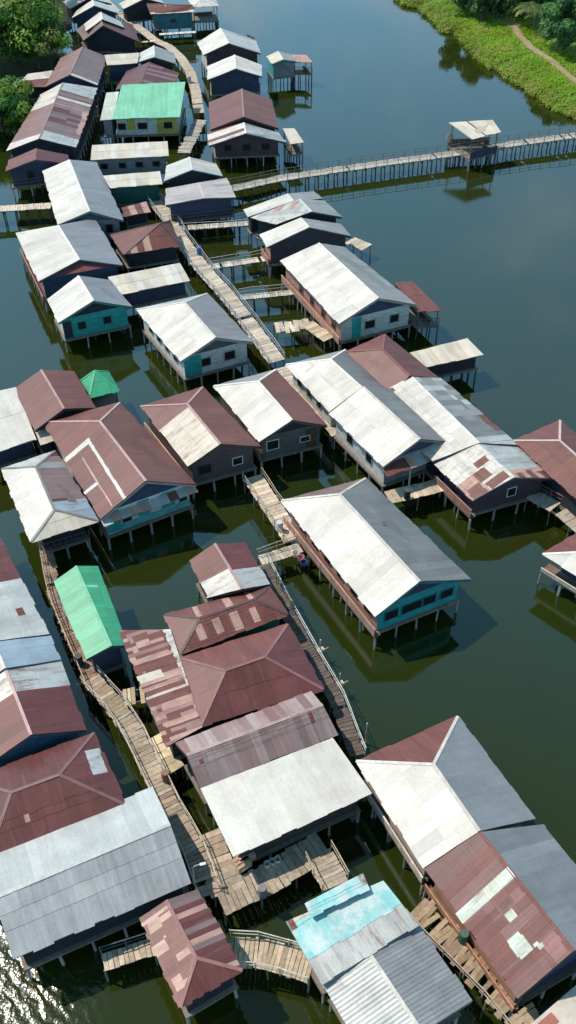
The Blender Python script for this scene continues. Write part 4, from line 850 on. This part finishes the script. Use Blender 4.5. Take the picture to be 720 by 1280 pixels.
crate(PLACES['crate'][1], 'slatted wooden crate at the deck edge, the nearer of two', .6, .9)
def bucket(p, label, col, r=.2):
    p = Vector(p); root = empty('bucket', p, label, 'bucket', 'buckets on the decks'); m = MB(); n = 12
    r0 = [p+Vector((math.cos(6.2832*k/n)*r*.8, math.sin(6.2832*k/n)*r*.8, 0)) for k in range(n)]; r1 = [p+Vector((math.cos(6.2832*k/n)*r, math.sin(6.2832*k/n)*r, .4)) for k in range(n)]
    i0 = [p+(q-p)*.9+Vector((0,0,.03)) for q in r0]; i1 = [p+Vector(((q-p).x*.92, (q-p).y*.92, .4)) for q in r1]
    for k in range(n):
        j = (k+1) % n; m.face([r0[k], r0[j], r1[j], r1[k]], col); m.face([i0[j], i0[k], i1[k], i1[j]], col); m.face([r1[k], r1[j], i1[j], i1[k]], col)
    m.face(list(reversed(r0)), col); m.face(i0, col); m.build('tub', M_MISC, root, smooth=False, origin=p)
    h = MB(); h.tube([p+Vector((-r, 0, .38)), p+Vector((-r*.6, .05, .55)), p+Vector((r*.6, .05, .55)), p+Vector((r, 0, .38))], .012, (.3,.3,.3), 5); h.build('handle', M_MISC, root, origin=p)
for p, l, c in zip(PLACES['bucket'], ('white bucket on the deck, the one nearest the crates', 'white bucket on the deck, middle of a row of three', 'white bucket on the deck, farthest from the crates'), ((.7,.7,.68),(.62,.64,.66),(.7,.68,.64))): bucket(p, l, c)
for p, l, c in zip(PLACES['bask'], ('pink tub on the corner landing of the big turquoise house', 'dark blue tub on the corner landing of the big turquoise house', 'cream tub on the corner landing of the big turquoise house'), ((.55,.25,.25),(.05,.08,.2),(.65,.58,.48))): bucket(p, l, c, .3)
def clothes(walk, s0, s1, label, h=1.7, side=.0):
    pts = [Vector(p) for p in WALKS[walk]]; a = pts[0].lerp(pts[-1], s0); c = pts[0].lerp(pts[-1], s1); d = (c-a); L = d.length; d /= L; n = Vector((d.y, -d.x, 0))
    a = a+n*side; c = c+n*side
    root = empty('clothes_line', a, label, 'clothes line', 'washing hung along the walkways')
    for p in (a, c): m = MB(); m.tube([p-Vector((0,0,.1)), p+Vector((0,0,h))], .04, (.4,.33,.24), 6); m.build('post', M_POST, root, origin=p)
    m = MB(); m.tube([a+Vector((0,0,h-.05)), a.lerp(c,.5)+Vector((0,0,h-.15)), c+Vector((0,0,h-.05))], .012, (.5,.5,.5), 4); m.build('line', M_POST, root, origin=a)
    x = .3
    while x < L-.6:
        w = random.uniform(.3, .7); hh = random.uniform(.5, .95); col = random.choice([(.6,.58,.55),(.5,.14,.12),(.08,.14,.35),(.55,.42,.12),(.15,.3,.2),(.55,.3,.33),(.1,.1,.12)])
        m = MB(); p = a+d*x+Vector((0,0,h-.1)); k = 4
        for q in range(k):
            b0 = p+d*w*q/k+n*.04*math.sin(q*2); b1 = p+d*w*(q+1)/k+n*.04*math.sin((q+1)*2)
            m.hexa([b0-Vector((0,0,hh))-n*.012, b1-Vector((0,0,hh))-n*.012, b1-Vector((0,0,hh))+n*.012, b0-Vector((0,0,hh))+n*.012], [b0-n*.012, b1-n*.012, b1+n*.012, b0+n*.012], col)
        m.build('garment', M_MISC, root, origin=p); x += w+random.uniform(.05, .35)
clothes('w9a', .25, .62, 'washing line along the cluttered narrow walkway beside the green roof', 1.6, .35)
clothes('w8', .12, .3, 'washing line on the shade-painted walkway near its upper end', 1.5, -.35)
def barrel(walk, s, side, label, col):
    pts = [Vector(p) for p in WALKS[walk]]; L = [0]
    for q, r in zip(pts, pts[1:]): L.append(L[-1]+(r-q).length)
    x = s*L[-1]; i = max(k for k in range(len(pts)-1) if L[k] <= x+1e-6); d = (pts[i+1]-pts[i]).normalized(); p = pts[i]+d*(x-L[i]); p = p+Vector((d.y, -d.x, 0))*side
    root = empty('water_barrel', p, label, 'barrel', 'water barrels on the decks'); n = 14; m = MB()
    prof = [(.27,.03),(.29,.1),(.27,.3),(.29,.33),(.27,.55),(.29,.58),(.27,.82),(.25,.88)]
    rs = [[p+Vector((math.cos(6.2832*k/n)*r, math.sin(6.2832*k/n)*r, z)) for k in range(n)] for r, z in prof]
    for r0, r1 in zip(rs, rs[1:]):
        for k in range(n): m.face([r0[k], r0[(k+1)%n], r1[(k+1)%n], r1[k]], col)
    m.face(list(reversed(rs[0])), col); m.build('drum', M_MISC, root, smooth=True, origin=p)
    m = MB(); q = [v+Vector((0,0,.012)) for v in rs[-1]]; m.hexa([v-Vector((0,0,.01)) for v in q], [p+(v-p)*1.0+Vector((0,0,.03)) for v in q], tuple(c*.8+.05 for c in col)); m.build('lid', M_MISC, root, origin=p)
for a in (('w9',.55,-.6,'rusty water barrel halfway down the broad plank walkway',(.25,.12,.08)),('w10',.35,.75,'grey water barrel on the tan deck below the big white roof',(.2,.2,.21)),
          ('w2',.45,-.75,'blue water barrel beside the long straight plank walkway',(.05,.15,.4)),('w14',.3,.6,'black water barrel on the deck by the rust striped awning',(.03,.03,.03)),('w7',.85,.6,'white water barrel at the foot of the sloping plank walkway',(.6,.6,.58)),
          ('w1',.8,.55,'pale water barrel on the winding far walkway',(.55,.55,.5)),('w12',.3,-.6,'dark green barrel on the walkway of uneven planks',(.03,.09,.06)),('w9a',.85,.3,'dark barrel at the lower end of the cluttered narrow walkway',(.04,.04,.06))): barrel(*a)
def sign_disc():
    p = Vector(PLACES['disc'][0]); root = empty('round_sign', (p.x, p.y, 1.8), 'round pinkish board on a post beside the bridge shelter', 'sign')
    m = MB(); d = Vector((.35, -.9, .25)).normalized(); x = d.cross(Vector((0,0,1))).normalized(); y = x.cross(d); n = 20
    a = [p+(x*math.cos(6.2832*k/n)+y*math.sin(6.2832*k/n))*.6 for k in range(n)]
    m.hexa([q-d*.05 for q in a], a, (.62,.36,.34)); m.build('board', M_MISC, root, origin=p)
    q = MB(); q.tube([(p.x, p.y, 1.7), p-d*.1], .05, (.3,.27,.24), 7); q.build('post', M_POST, root, origin=p)
sign_disc()

# ---------------------------------------------------------------- water, land, grass
def water():
    m, nt, b = new_mat('river_water')
    ge = N(nt, 'ShaderNodeNewGeometry'); pos = ge.outputs['Position']
    big = noise(nt, pos, .025, 3, .5); 
    c = ramp(nt, big, .35, .7, WATER_A, WATER_B)
    nt.links.new(c, b.inputs['Base Color'])
    b.inputs['Roughness'].default_value = .02; b.inputs['IOR'].default_value = 1.78; b.inputs['Specular IOR Level'].default_value = .5
    # wind-ruffled patch in the open water before the grey roof, calm elsewhere
    v = N(nt, 'ShaderNodeVectorMath', operation='DISTANCE'); nt.links.new(pos, v.inputs[0]); v.inputs[1].default_value = (-16.6, 22.4, 0)
    mask = N(nt, 'ShaderNodeMapRange'); nt.links.new(v.outputs['Value'], mask.inputs[0])
    mask.inputs[1].default_value = 1.0; mask.inputs[2].default_value = 7.0; mask.inputs[3].default_value = 1; mask.inputs[4].default_value = 0
    wv = N(nt, 'ShaderNodeTexWave', wave_type='BANDS', bands_direction='DIAGONAL'); wv.inputs['Scale'].default_value = .62; wv.inputs['Distortion'].default_value = 7.0
    wv.inputs['Detail'].default_value = 3; wv.inputs['Detail Scale'].default_value = 1.6; nt.links.new(pos, wv.inputs['Vector'])
    n5 = noise(nt, pos, 4.5, 2, .6); n2 = noise(nt, pos, 2.4, 3, .6); n3 = noise(nt, pos, .5, 2, .5)
    rough = math_(nt, 'MULTIPLY', math_(nt, 'ADD', math_(nt, 'MULTIPLY', wv.outputs['Fac'], 1.0), math_(nt, 'MULTIPLY', n5, .9)), mask.outputs[0])
    rg = N(nt, 'ShaderNodeMapRange'); nt.links.new(mask.outputs[0], rg.inputs[0]); rg.inputs[3].default_value = .02; rg.inputs[4].default_value = .22; lw = noise(nt, pos, .06, 4, .6, (1, .45, 1)); nt.links.new(math_(nt, 'ADD', rg.outputs[0], math_(nt, 'MULTIPLY', ramp(nt, lw, .48, .66), .09)), b.inputs['Roughness'])
    h = math_(nt, 'ADD', math_(nt, 'MULTIPLY', rough, .045), math_(nt, 'ADD', math_(nt, 'MULTIPLY', n2, .0022), math_(nt, 'MULTIPLY', n3, .006)))
    bp = N(nt, 'ShaderNodeBump'); bp.inputs['Strength'].default_value = 1; bp.inputs['Distance'].default_value = 1
    nt.links.new(h, bp.inputs['Height']); nt.links.new(bp.outputs[0], b.inputs['Normal'])
    mb = MB(); S = 900
    mb.face([(-S, -S, 0), (S, -S, 0), (S, S, 0), (-S, S, 0)], (0, 0, 0)); o = mb.build('water', m); tag(o, kind='structure')
WATER_A = (.022, .0265, .003); WATER_B = (.013, .0245, .005)
water()

def land_material(name, c0, c1):
    m, nt, b = new_mat(name); ge = N(nt, 'ShaderNodeNewGeometry'); pos = ge.outputs['Position']
    a = noise(nt, pos, .35, 5, .65); f = noise(nt, pos, 3, 3, .6)
    c = ramp(nt, a, .35, .68, c0, c1); c = mixc(nt, 1.0, c, ramp(nt, f, .3, .7, (.7,)*3, (1.2,)*3), 'MULTIPLY')
    nt.links.new(c, b.inputs['Base Color']); b.inputs['Roughness'].default_value = .9; b.inputs['Specular IOR Level'].default_value = .1
    bp = N(nt, 'ShaderNodeBump'); bp.inputs['Strength'].default_value = .8; bp.inputs['Distance'].default_value = .15
    nt.links.new(f, bp.inputs['Height']); nt.links.new(bp.outputs[0], b.inputs['Normal']); return m
M_LAND = land_material('grassy_soil', (.12,.26,.025), (.20,.24,.05)); M_DIRT = land_material('dirt_path', (.30,.22,.13), (.36,.27,.18)); M_SOIL = land_material('dark_soil', (.03,.035,.015), (.06,.05,.03))

def shore_bank():
    sh = [Vector(p) for p in PLACES['shore']]
    # resample with wobble
    pts = []
    for a, b in zip(sh, sh[1:]):
        n = max(1, int((b-a).length/1.2))
        for k in range(n): pts.append(a.lerp(b, k/n)+Vector((random.uniform(-.35,.35), random.uniform(-.35,.35), 0)))
    pts.append(sh[-1])
    mb = MB(); rows = []
    for p in pts:
        inl = Vector((.86, .5, 0)); row = [p+Vector((0,0,-.5))-inl*.2]
        for dd, z in ((.3,.15),(1.2,.55),(3,.95),(7,1.25),(14,1.3),(30,1.4),(90,1.6)):
            row.append(p+inl*dd+Vector((0,0,z+(random.uniform(-.12,.12) if dd < 20 else 0))))
        rows.append(row)
    far = [Vector((r.x-60, r.y+160, r.z)) for r in rows[0]]
    rows.insert(0, far); end = [Vector((r.x+80, r.y-70, r.z)) for r in rows[-1]]; rows.append(end)
    for r0, r1 in zip(rows, rows[1:]):
        for k in range(len(r0)-1): mb.face([r1[k], r1[k+1], r0[k+1], r0[k]], (.1,.15,.03))
    o = mb.build('river_bank', M_LAND, smooth=True); tag(o, kind='structure')
    return pts
bank_pts = shore_bank()
def left_land():
    pts = [Vector(p) for p in PLACES['landL']]; mb = MB(); rows = []
    rr = []
    for a, b in zip(pts, pts[1:]):
        n = max(1, int((b-a).length/2))
        for k in range(n): rr.append(a.lerp(b, k/n)+Vector((random.uniform(-.5,.5), random.uniform(-.5,.5), 0)))
    rr.append(pts[-1])
    for p in rr: rows.append([p+Vector((.2,0,-.5)), p+Vector((-.4,0,.1)), p+Vector((-3,0,.5)), p+Vector((-12,0,.8)), p+Vector((-90,0,1))])
    for r0, r1 in zip(rows, rows[1:]):
        for k in range(4): mb.face([r0[k], r0[k+1], r1[k+1], r1[k]], (.1,.1,.05))
    tag(mb.build('left_bank', M_SOIL, smooth=True), kind='structure')
left_land()
def dirt_path():
    pts = [Vector(p) for p in PLACES['path']]; mb = MB(); L = []; 
    rr = []
    for a, b in zip(pts, pts[1:]):
        for k in range(6): rr.append(a.lerp(b, k/6))
    rr.append(pts[-1])
    for i, p in enumerate(rr):
        d = (rr[min(i+1, len(rr)-1)]-rr[max(0, i-1)]).normalized(); n = Vector((d.y, -d.x, 0))
        w = (1.3 if i < 8 else .55)*random.uniform(.8, 1.2); z = Vector((0, 0, .34))
        L.append((p+n*w+z-Vector((0,0,.02)), p-n*w+z-Vector((0,0,.02)), p+n*w-Vector((0,0,.5)), p-n*w-Vector((0,0,.5))))
    for a, b in zip(L, L[1:]):
        mb.face([a[0], b[0], b[1], a[1]], (.3,.2,.1)); mb.face([a[2], b[2], b[0], a[0]], (.3,.2,.1)); mb.face([a[1], b[1], b[3], a[3]], (.3,.2,.1))
    tag(mb.build('path', M_DIRT), kind='structure')
dirt_path()
def grass():
    mb = MB(); pl = [Vector(p) for p in PLACES['path']]
    for _ in range(36000):
        p = random.choice(bank_pts); dd = random.uniform(0, 1)**1.5*13 - .1
        x = p.x+.86*dd+random.uniform(-.8,.8); y = p.y+.5*dd+random.uniform(-.8,.8)
        q = Vector((x, y, 0)); near = min(((Vector((a.x,a.y,0)).lerp(Vector((b.x,b.y,0)), t/5)-q).length) for a, b in zip(pl, pl[1:]) for t in range(6))
        if near < (1.2 if random.random() < .5 else .7): continue
        z = (.1+.45*dd if dd < 1.2 else .5+.2*dd if dd < 3 else 1.0+.03*dd)
        patch = math.sin(x*.55+1.3*math.sin(y*.31))*math.sin(y*.42+x*.2)
        dry = dd < 2.2 and random.random() < .4 or patch > .55 and random.random() < .5
        h = random.uniform(.25, .6)*(1+.5*patch); a = random.uniform(0, 6.28); w = random.uniform(.04, .1); ln = random.uniform(.3, .9)
        dx, dy = math.cos(a), math.sin(a); t = random.uniform(.75, 1.15)*(1+.22*patch)
        c = (.36,.33,.09) if dry else ((.23,.41,.02) if random.random() < .6 else (.33,.46,.04))
        c = tuple(v*t for v in c)
        b0 = Vector((x-dy*w, y+dx*w, z)); b1 = Vector((x+dy*w, y-dx*w, z)); m0 = Vector((x+dx*ln*.4, y+dy*ln*.4, z+h*.8)); tp = Vector((x+dx*ln*1.3, y+dy*ln*1.3, z+h*.75))
        mb.face([b0, b1, m0+(b1-b0)*.35, m0-(b1-b0)*.35], c); mb.face([m0-(b1-b0)*.35, m0+(b1-b0)*.35, tp], c)
    o = mb.build('grass', M_LEAF); tag(o, kind='stuff')
grass()

# ---------------------------------------------------------------- trees
def tree(base, h, rad, label, nclump, nleaf, cols, name='broadleaf_tree', squash=.8, leaf=.5, low=.35, group='trees on the banks'):
    base = Vector(base); root = empty(name, base, label, 'tree', group)
    t = MB(); bark = (.09, .07, .05); top = base+Vector((random.uniform(-.3,.3), random.uniform(-.3,.3), h*.6))
    t.tube([base-Vector((0,0,.4)), base.lerp(top, .5)+Vector((.15,.1,0)), top], [.32*h/8, .24*h/8, .16*h/8], bark, 8)
    cl = []
    for k in range(nclump):
        while True:
            v = Vector((random.uniform(-1,1), random.uniform(-1,1), random.uniform(-1,1)))
            if .35 < v.length < 1: break
        c = base+Vector((v.x*rad, v.y*rad, h*(.5+low*.5)+v.z*h*(1-low)*.5*squash)); cl.append((c, random.uniform(.22,.42)*rad))
        if k < 9: t.tube([base.lerp(top, random.uniform(.5,1)), top.lerp(c, .5)+Vector((0,0,.2)), c], [.13*h/8, .09*h/8, .03], bark, 6)
    t.build('trunk', M_POST, root, smooth=True, origin=base)
    m = MB()
    for c, r in cl:
        tone = random.uniform(.7, 1.25); cb = random.choice(cols)
        for _ in range(nleaf):
            v = Vector((random.gauss(0,1), random.gauss(0,1), random.gauss(0,1))).normalized()*r*random.uniform(.55,1.08); v.z *= .75
            p = c+v; nrm = (v.normalized()+Vector((random.uniform(-.7,.7), random.uniform(-.7,.7), random.uniform(0,.9)))).normalized()
            x = nrm.cross(Vector((random.uniform(-1,1), random.uniform(-1,1), .3))).normalized(); y = nrm.cross(x)
            s = leaf*random.uniform(.6,1.3); tt = tone*random.uniform(.75,1.3); col = tuple(q*tt for q in cb)
            m.face([p-x*s*.5, p-x*s*.05+y*s*.28+nrm*.05*s, p+x*s*.55, p-x*s*.05-y*s*.28], col)
    m.build('crown', M_LEAF, root, origin=base)
    return root
LG = [(.06,.165,.018), (.10,.23,.025), (.035,.11,.015), (.20,.31,.035)]
DG_ = [(.025,.075,.018), (.04,.10,.022), (.055,.13,.03)]
T = PLACES['tree']
tree((T[0][0]-1, T[0][1]-1.5, .7), 11.0, 7.2, 'large dark green tree filling the top left corner', 60, 300, LG, leaf=.6, low=.15)
tree((T[1][0]-1.5, T[1][1]-2, .5), 8.0, 4.6, 'lower spreading tree leaning over the little roofs, right of the corner tree', 34, 240, LG+[(.2,.24,.05)], leaf=.55, low=.12)
tree((T[2][0]-1, T[2][1]-2, .5), 7.0, 4.4, 'dark bush-like tree at the left edge below the corner tree', 34, 240, LG, leaf=.55, low=.1)
tree((T[3][0]-2, T[3][1], .7), 9.0, 5.0, 'shaded tree between the corner tree and the left edge', 28, 200, DG_+LG)
tree((T[4][0], T[4][1]+9, .7), 9.5, 5.0, 'tree at the very top behind the corner tree', 28, 180, LG)
B_ = PLACES['bush']
tree((B_[0][0]+.6, B_[0][1]+.5, 1.3), 9.0, 3.9, 'dense blue-green tree beside the dirt path on the right bank', 48, 260, [(.045,.14,.035), (.07,.18,.045), (.03,.09,.025), (.10,.22,.06)], leaf=.5, low=.08, squash=.95)
tree((B_[1][0]+2.5, B_[1][1]+1, 1.3), 4.2, 2.2, 'low dark bush at the right frame edge near the bank', 18, 200, DG_+LG, leaf=.45, low=.05, squash=.95)
tree((B_[2][0]+2.0, B_[2][1], 1.3), 9.5, 4.2, 'tall tree behind the dense blue-green tree, right edge', 28, 200, LG+DG_, low=.2)
for p, l, r in zip(PLACES['dark'], ('shady tree over the start of the dirt path', 'dark tree second from the left in the row behind the grass bank', 'tall shady tree behind the banana plants', 'leftmost dark tree of the row behind the grass bank', 'shady tree at the right end of the row behind the banana plants'), (4.5, 4.5, 5, 4.5, 4.5)):
    tree((p[0]+1, p[1]+1.0, 1.3), 8, r*.8, l, 30, 200, DG_+[(.08,.16,.03)], low=.05, leaf=.55)

def frond(m, base, d, L, droop, wid, col, n=9, leaflets=True):
    d = Vector(d).normalized(); side = d.cross(Vector((0,0,1))).normalized(); prev = None; pts = []
    for k in range(n+1):
        t = k/n; p = base+d*L*t*(1-.18*t)+Vector((0,0,L*(.35*t-droop*t*t))); pts.append(p)
    for k in range(n):
        a, b = pts[k], pts[k+1]; t = (k+.5)/n; w = wid*math.sin(math.pi*min(.98, .12+t*.86))
        m.beam(a, b, .05, .04, tuple(c*1.3 for c in col))
        tt = random.uniform(.8, 1.2); cc = tuple(c*tt for c in col)
        for sg in (-1, 1):
            if leaflets:
                for q in (0, .5):
                    p = a.lerp(b, q); e = p+side*sg*w+d*w*.45-Vector((0,0,w*.35)); u = (b-a)*.36
                    m.face([p, p+u, e+u*.3, e], cc)
            else: m.face([a, b, b+side*sg*w-Vector((0,0,w*.25)), a+side*sg*wid*math.sin(math.pi*min(.98,.12+(k/n)*.86))-Vector((0,0,w*.25))], cc)
def palm(p, h, label, nf=15, L=3.6):
    p = Vector(p); base = Vector((p.x+1.2, p.y+.8, 0.9)); root = empty('coconut_palm', base, label, 'palm', 'palms on the right bank')
    t = MB(); top = Vector((p.x, p.y, h)); t.tube([base-Vector((0,0,.6)), base.lerp(top,.5)+Vector((.35,.2,-.2)), top], [.2,.15,.12], (.2,.17,.13), 8); t.build('trunk', M_POST, root, smooth=True, origin=base)
    m = MB()
    for k in range(nf):
        a = 6.2832*k/nf+random.uniform(-.15,.15); frond(m, top, (math.cos(a), math.sin(a), 0), L*random.uniform(.85,1.1), random.uniform(.5,.95), .7, random.choice([(.09,.14,.03),(.14,.17,.04),(.06,.11,.03)]))
    m.build('crown', M_LEAF, root, origin=top)
palm((40.6, 174.0, 0), 5.6, 'coconut palm standing beside the dense blue-green tree', 15, 3.8)
palm((37.2, 180.0, 0), 6.2, 'coconut palm at the back over the start of the dirt path', 15, 3.8)
def banana(p, h, label):
    p = Vector(p); root = empty('banana_plant', (p.x, p.y, 1.2), label, 'banana plant', 'banana plants on the right bank')
    t = MB(); t.tube([(p.x, p.y, .9), (p.x+.1, p.y, 1.2+h*.5)], [.2, .13], (.2,.22,.08), 8); t.build('trunk', M_POST, root, smooth=True, origin=(p.x, p.y, 1.2))
    m = MB()
    for k in range(10):
        a = 6.2832*k/10+random.uniform(-.25,.25); frond(m, Vector((p.x+.1, p.y, 1.2+h*.5)), (math.cos(a), math.sin(a), 0), random.uniform(3.2,4.8), random.uniform(.25,.7), .5, random.choice([(.2,.25,.05),(.26,.28,.07),(.12,.2,.04)]), 8, False)
    m.build('crown', M_LEAF, root, origin=(p.x, p.y, 1.2))
for p, l in zip(PLACES['banana'], ('yellow-green banana plant at the path start', 'banana plant nearest the dense blue-green tree', 'banana plant farthest back at the top edge')): banana((p[0]-.8, p[1]-4, 0), 5.0, l)

palm((43.6, 167.5, 0), 5.2, 'low yellowish palm between the dirt path and the dense tree', 14, 3.6)
palm((34.2, 183.0, 0), 6.6, 'palm rising out of the dark tree row at the top edge', 14, 3.8)
# ---------------------------------------------------------------- sky, sun, camera
SUN_AZ = 156.0; SUN_EL = 56.0          # azimuth counter-clockwise from +X
SKY_GAIN = (1.2, 1.42, 1.55)
def world():
    w = bpy.data.worlds.new('World'); SC.world = w; w.use_nodes = True; nt = w.node_tree
    bg = nt.nodes['Background']; sk = N(nt, 'ShaderNodeTexSky', sky_type='NISHITA'); sk.sun_disc = False
    sk.sun_elevation = R(SUN_EL); sk.sun_rotation = R(90-SUN_AZ)
    sk.air_density = 1.3; sk.dust_density = .6; sk.ozone_density = 1.5
    tc = N(nt, 'ShaderNodeTexCoord')
    sx0 = N(nt, 'ShaderNodeSeparateXYZ'); nt.links.new(tc.outputs['Generated'], sx0.inputs[0])
    nz = noise(nt, tc.outputs['Generated'], 2.6, 6, .6, (1, 1, 2.4))
    cl = math_(nt, 'MULTIPLY', ramp(nt, nz, .53, .68), ramp(nt, sx0.outputs[2], .45, .62, (1,)*3, (0,)*3))
    # sky gain shaped for water reflections: bright blue low, darker towards the zenith
    sx = N(nt, 'ShaderNodeSeparateXYZ'); nt.links.new(tc.outputs['Generated'], sx.inputs[0])
    g = N(nt, 'ShaderNodeValToRGB'); e = g.color_ramp.elements
    e[0].position = 0; e[0].color = (.85, 1.0, 1.0, 1); e[1].position = 1; e[1].color = (.21, .23, .16, 1)
    for p_, c_ in ((.28, (1.0, 1.2, 1.15, 1)), (.68, (.80, 1.12, .98, 1)), (.86, (.26, .36, .25, 1))):
        q = g.color_ramp.elements.new(p_); q.color = c_
    nt.links.new(sx.outputs[2], g.inputs[0])
    dbl = mixc(nt, 1.0, g.outputs[0], SKY_GAIN, 'MULTIPLY')
    blue = mixc(nt, 1.0, sk.outputs[0], dbl, 'MULTIPLY')
    c = mixc(nt, math_(nt, 'MULTIPLY', cl, .5), blue, (8.5, 8.8, 9.2))
    nt.links.new(c, bg.inputs[0]); bg.inputs[1].default_value = .15
world()
sun = bpy.data.lights.new('sun', 'SUN'); sun.energy = 4.7; sun.angle = R(.53); sun.color = (1, .925, .815)
so = bpy.data.objects.new('sun', sun); COL.objects.link(so)
sd = Vector((math.cos(R(SUN_AZ))*math.cos(R(SUN_EL)), math.sin(R(SUN_AZ))*math.cos(R(SUN_EL)), math.sin(R(SUN_EL))))
so.rotation_euler = sd.to_track_quat('Z', 'Y').to_euler(); so.location = sd*200

cam = bpy.data.cameras.new('camera'); co = bpy.data.objects.new('camera', cam); COL.objects.link(co)
cam.sensor_fit = 'VERTICAL'; cam.sensor_height = 24; cam.lens = 24*1250/1280; cam.clip_end = 3000; cam.clip_start = .5
P_ = R(43.5); RO = R(.7)
right = Vector((1, 0, 0)); fwd = Vector((0, math.cos(P_), -math.sin(P_))); up = Vector((0, math.sin(P_), math.cos(P_)))
r2 = right*math.cos(RO)-up*math.sin(RO); u2 = right*math.sin(RO)+up*math.cos(RO)
mw = Matrix((r2, u2, -fwd)).transposed().to_4x4(); mw.translation = (0, 0, 58)
co.matrix_world = mw; SC.camera = co
SC.view_settings.view_transform = 'Standard'; SC.view_settings.look = 'None'; SC.view_settings.gamma = 1; SC.view_settings.exposure = 0
SC.view_settings.use_curve_mapping = False
SC.cycles.max_bounces = 6; SC.cycles.caustics_reflective = False; SC.cycles.caustics_refractive = False
SC.cycles.use_denoising = True
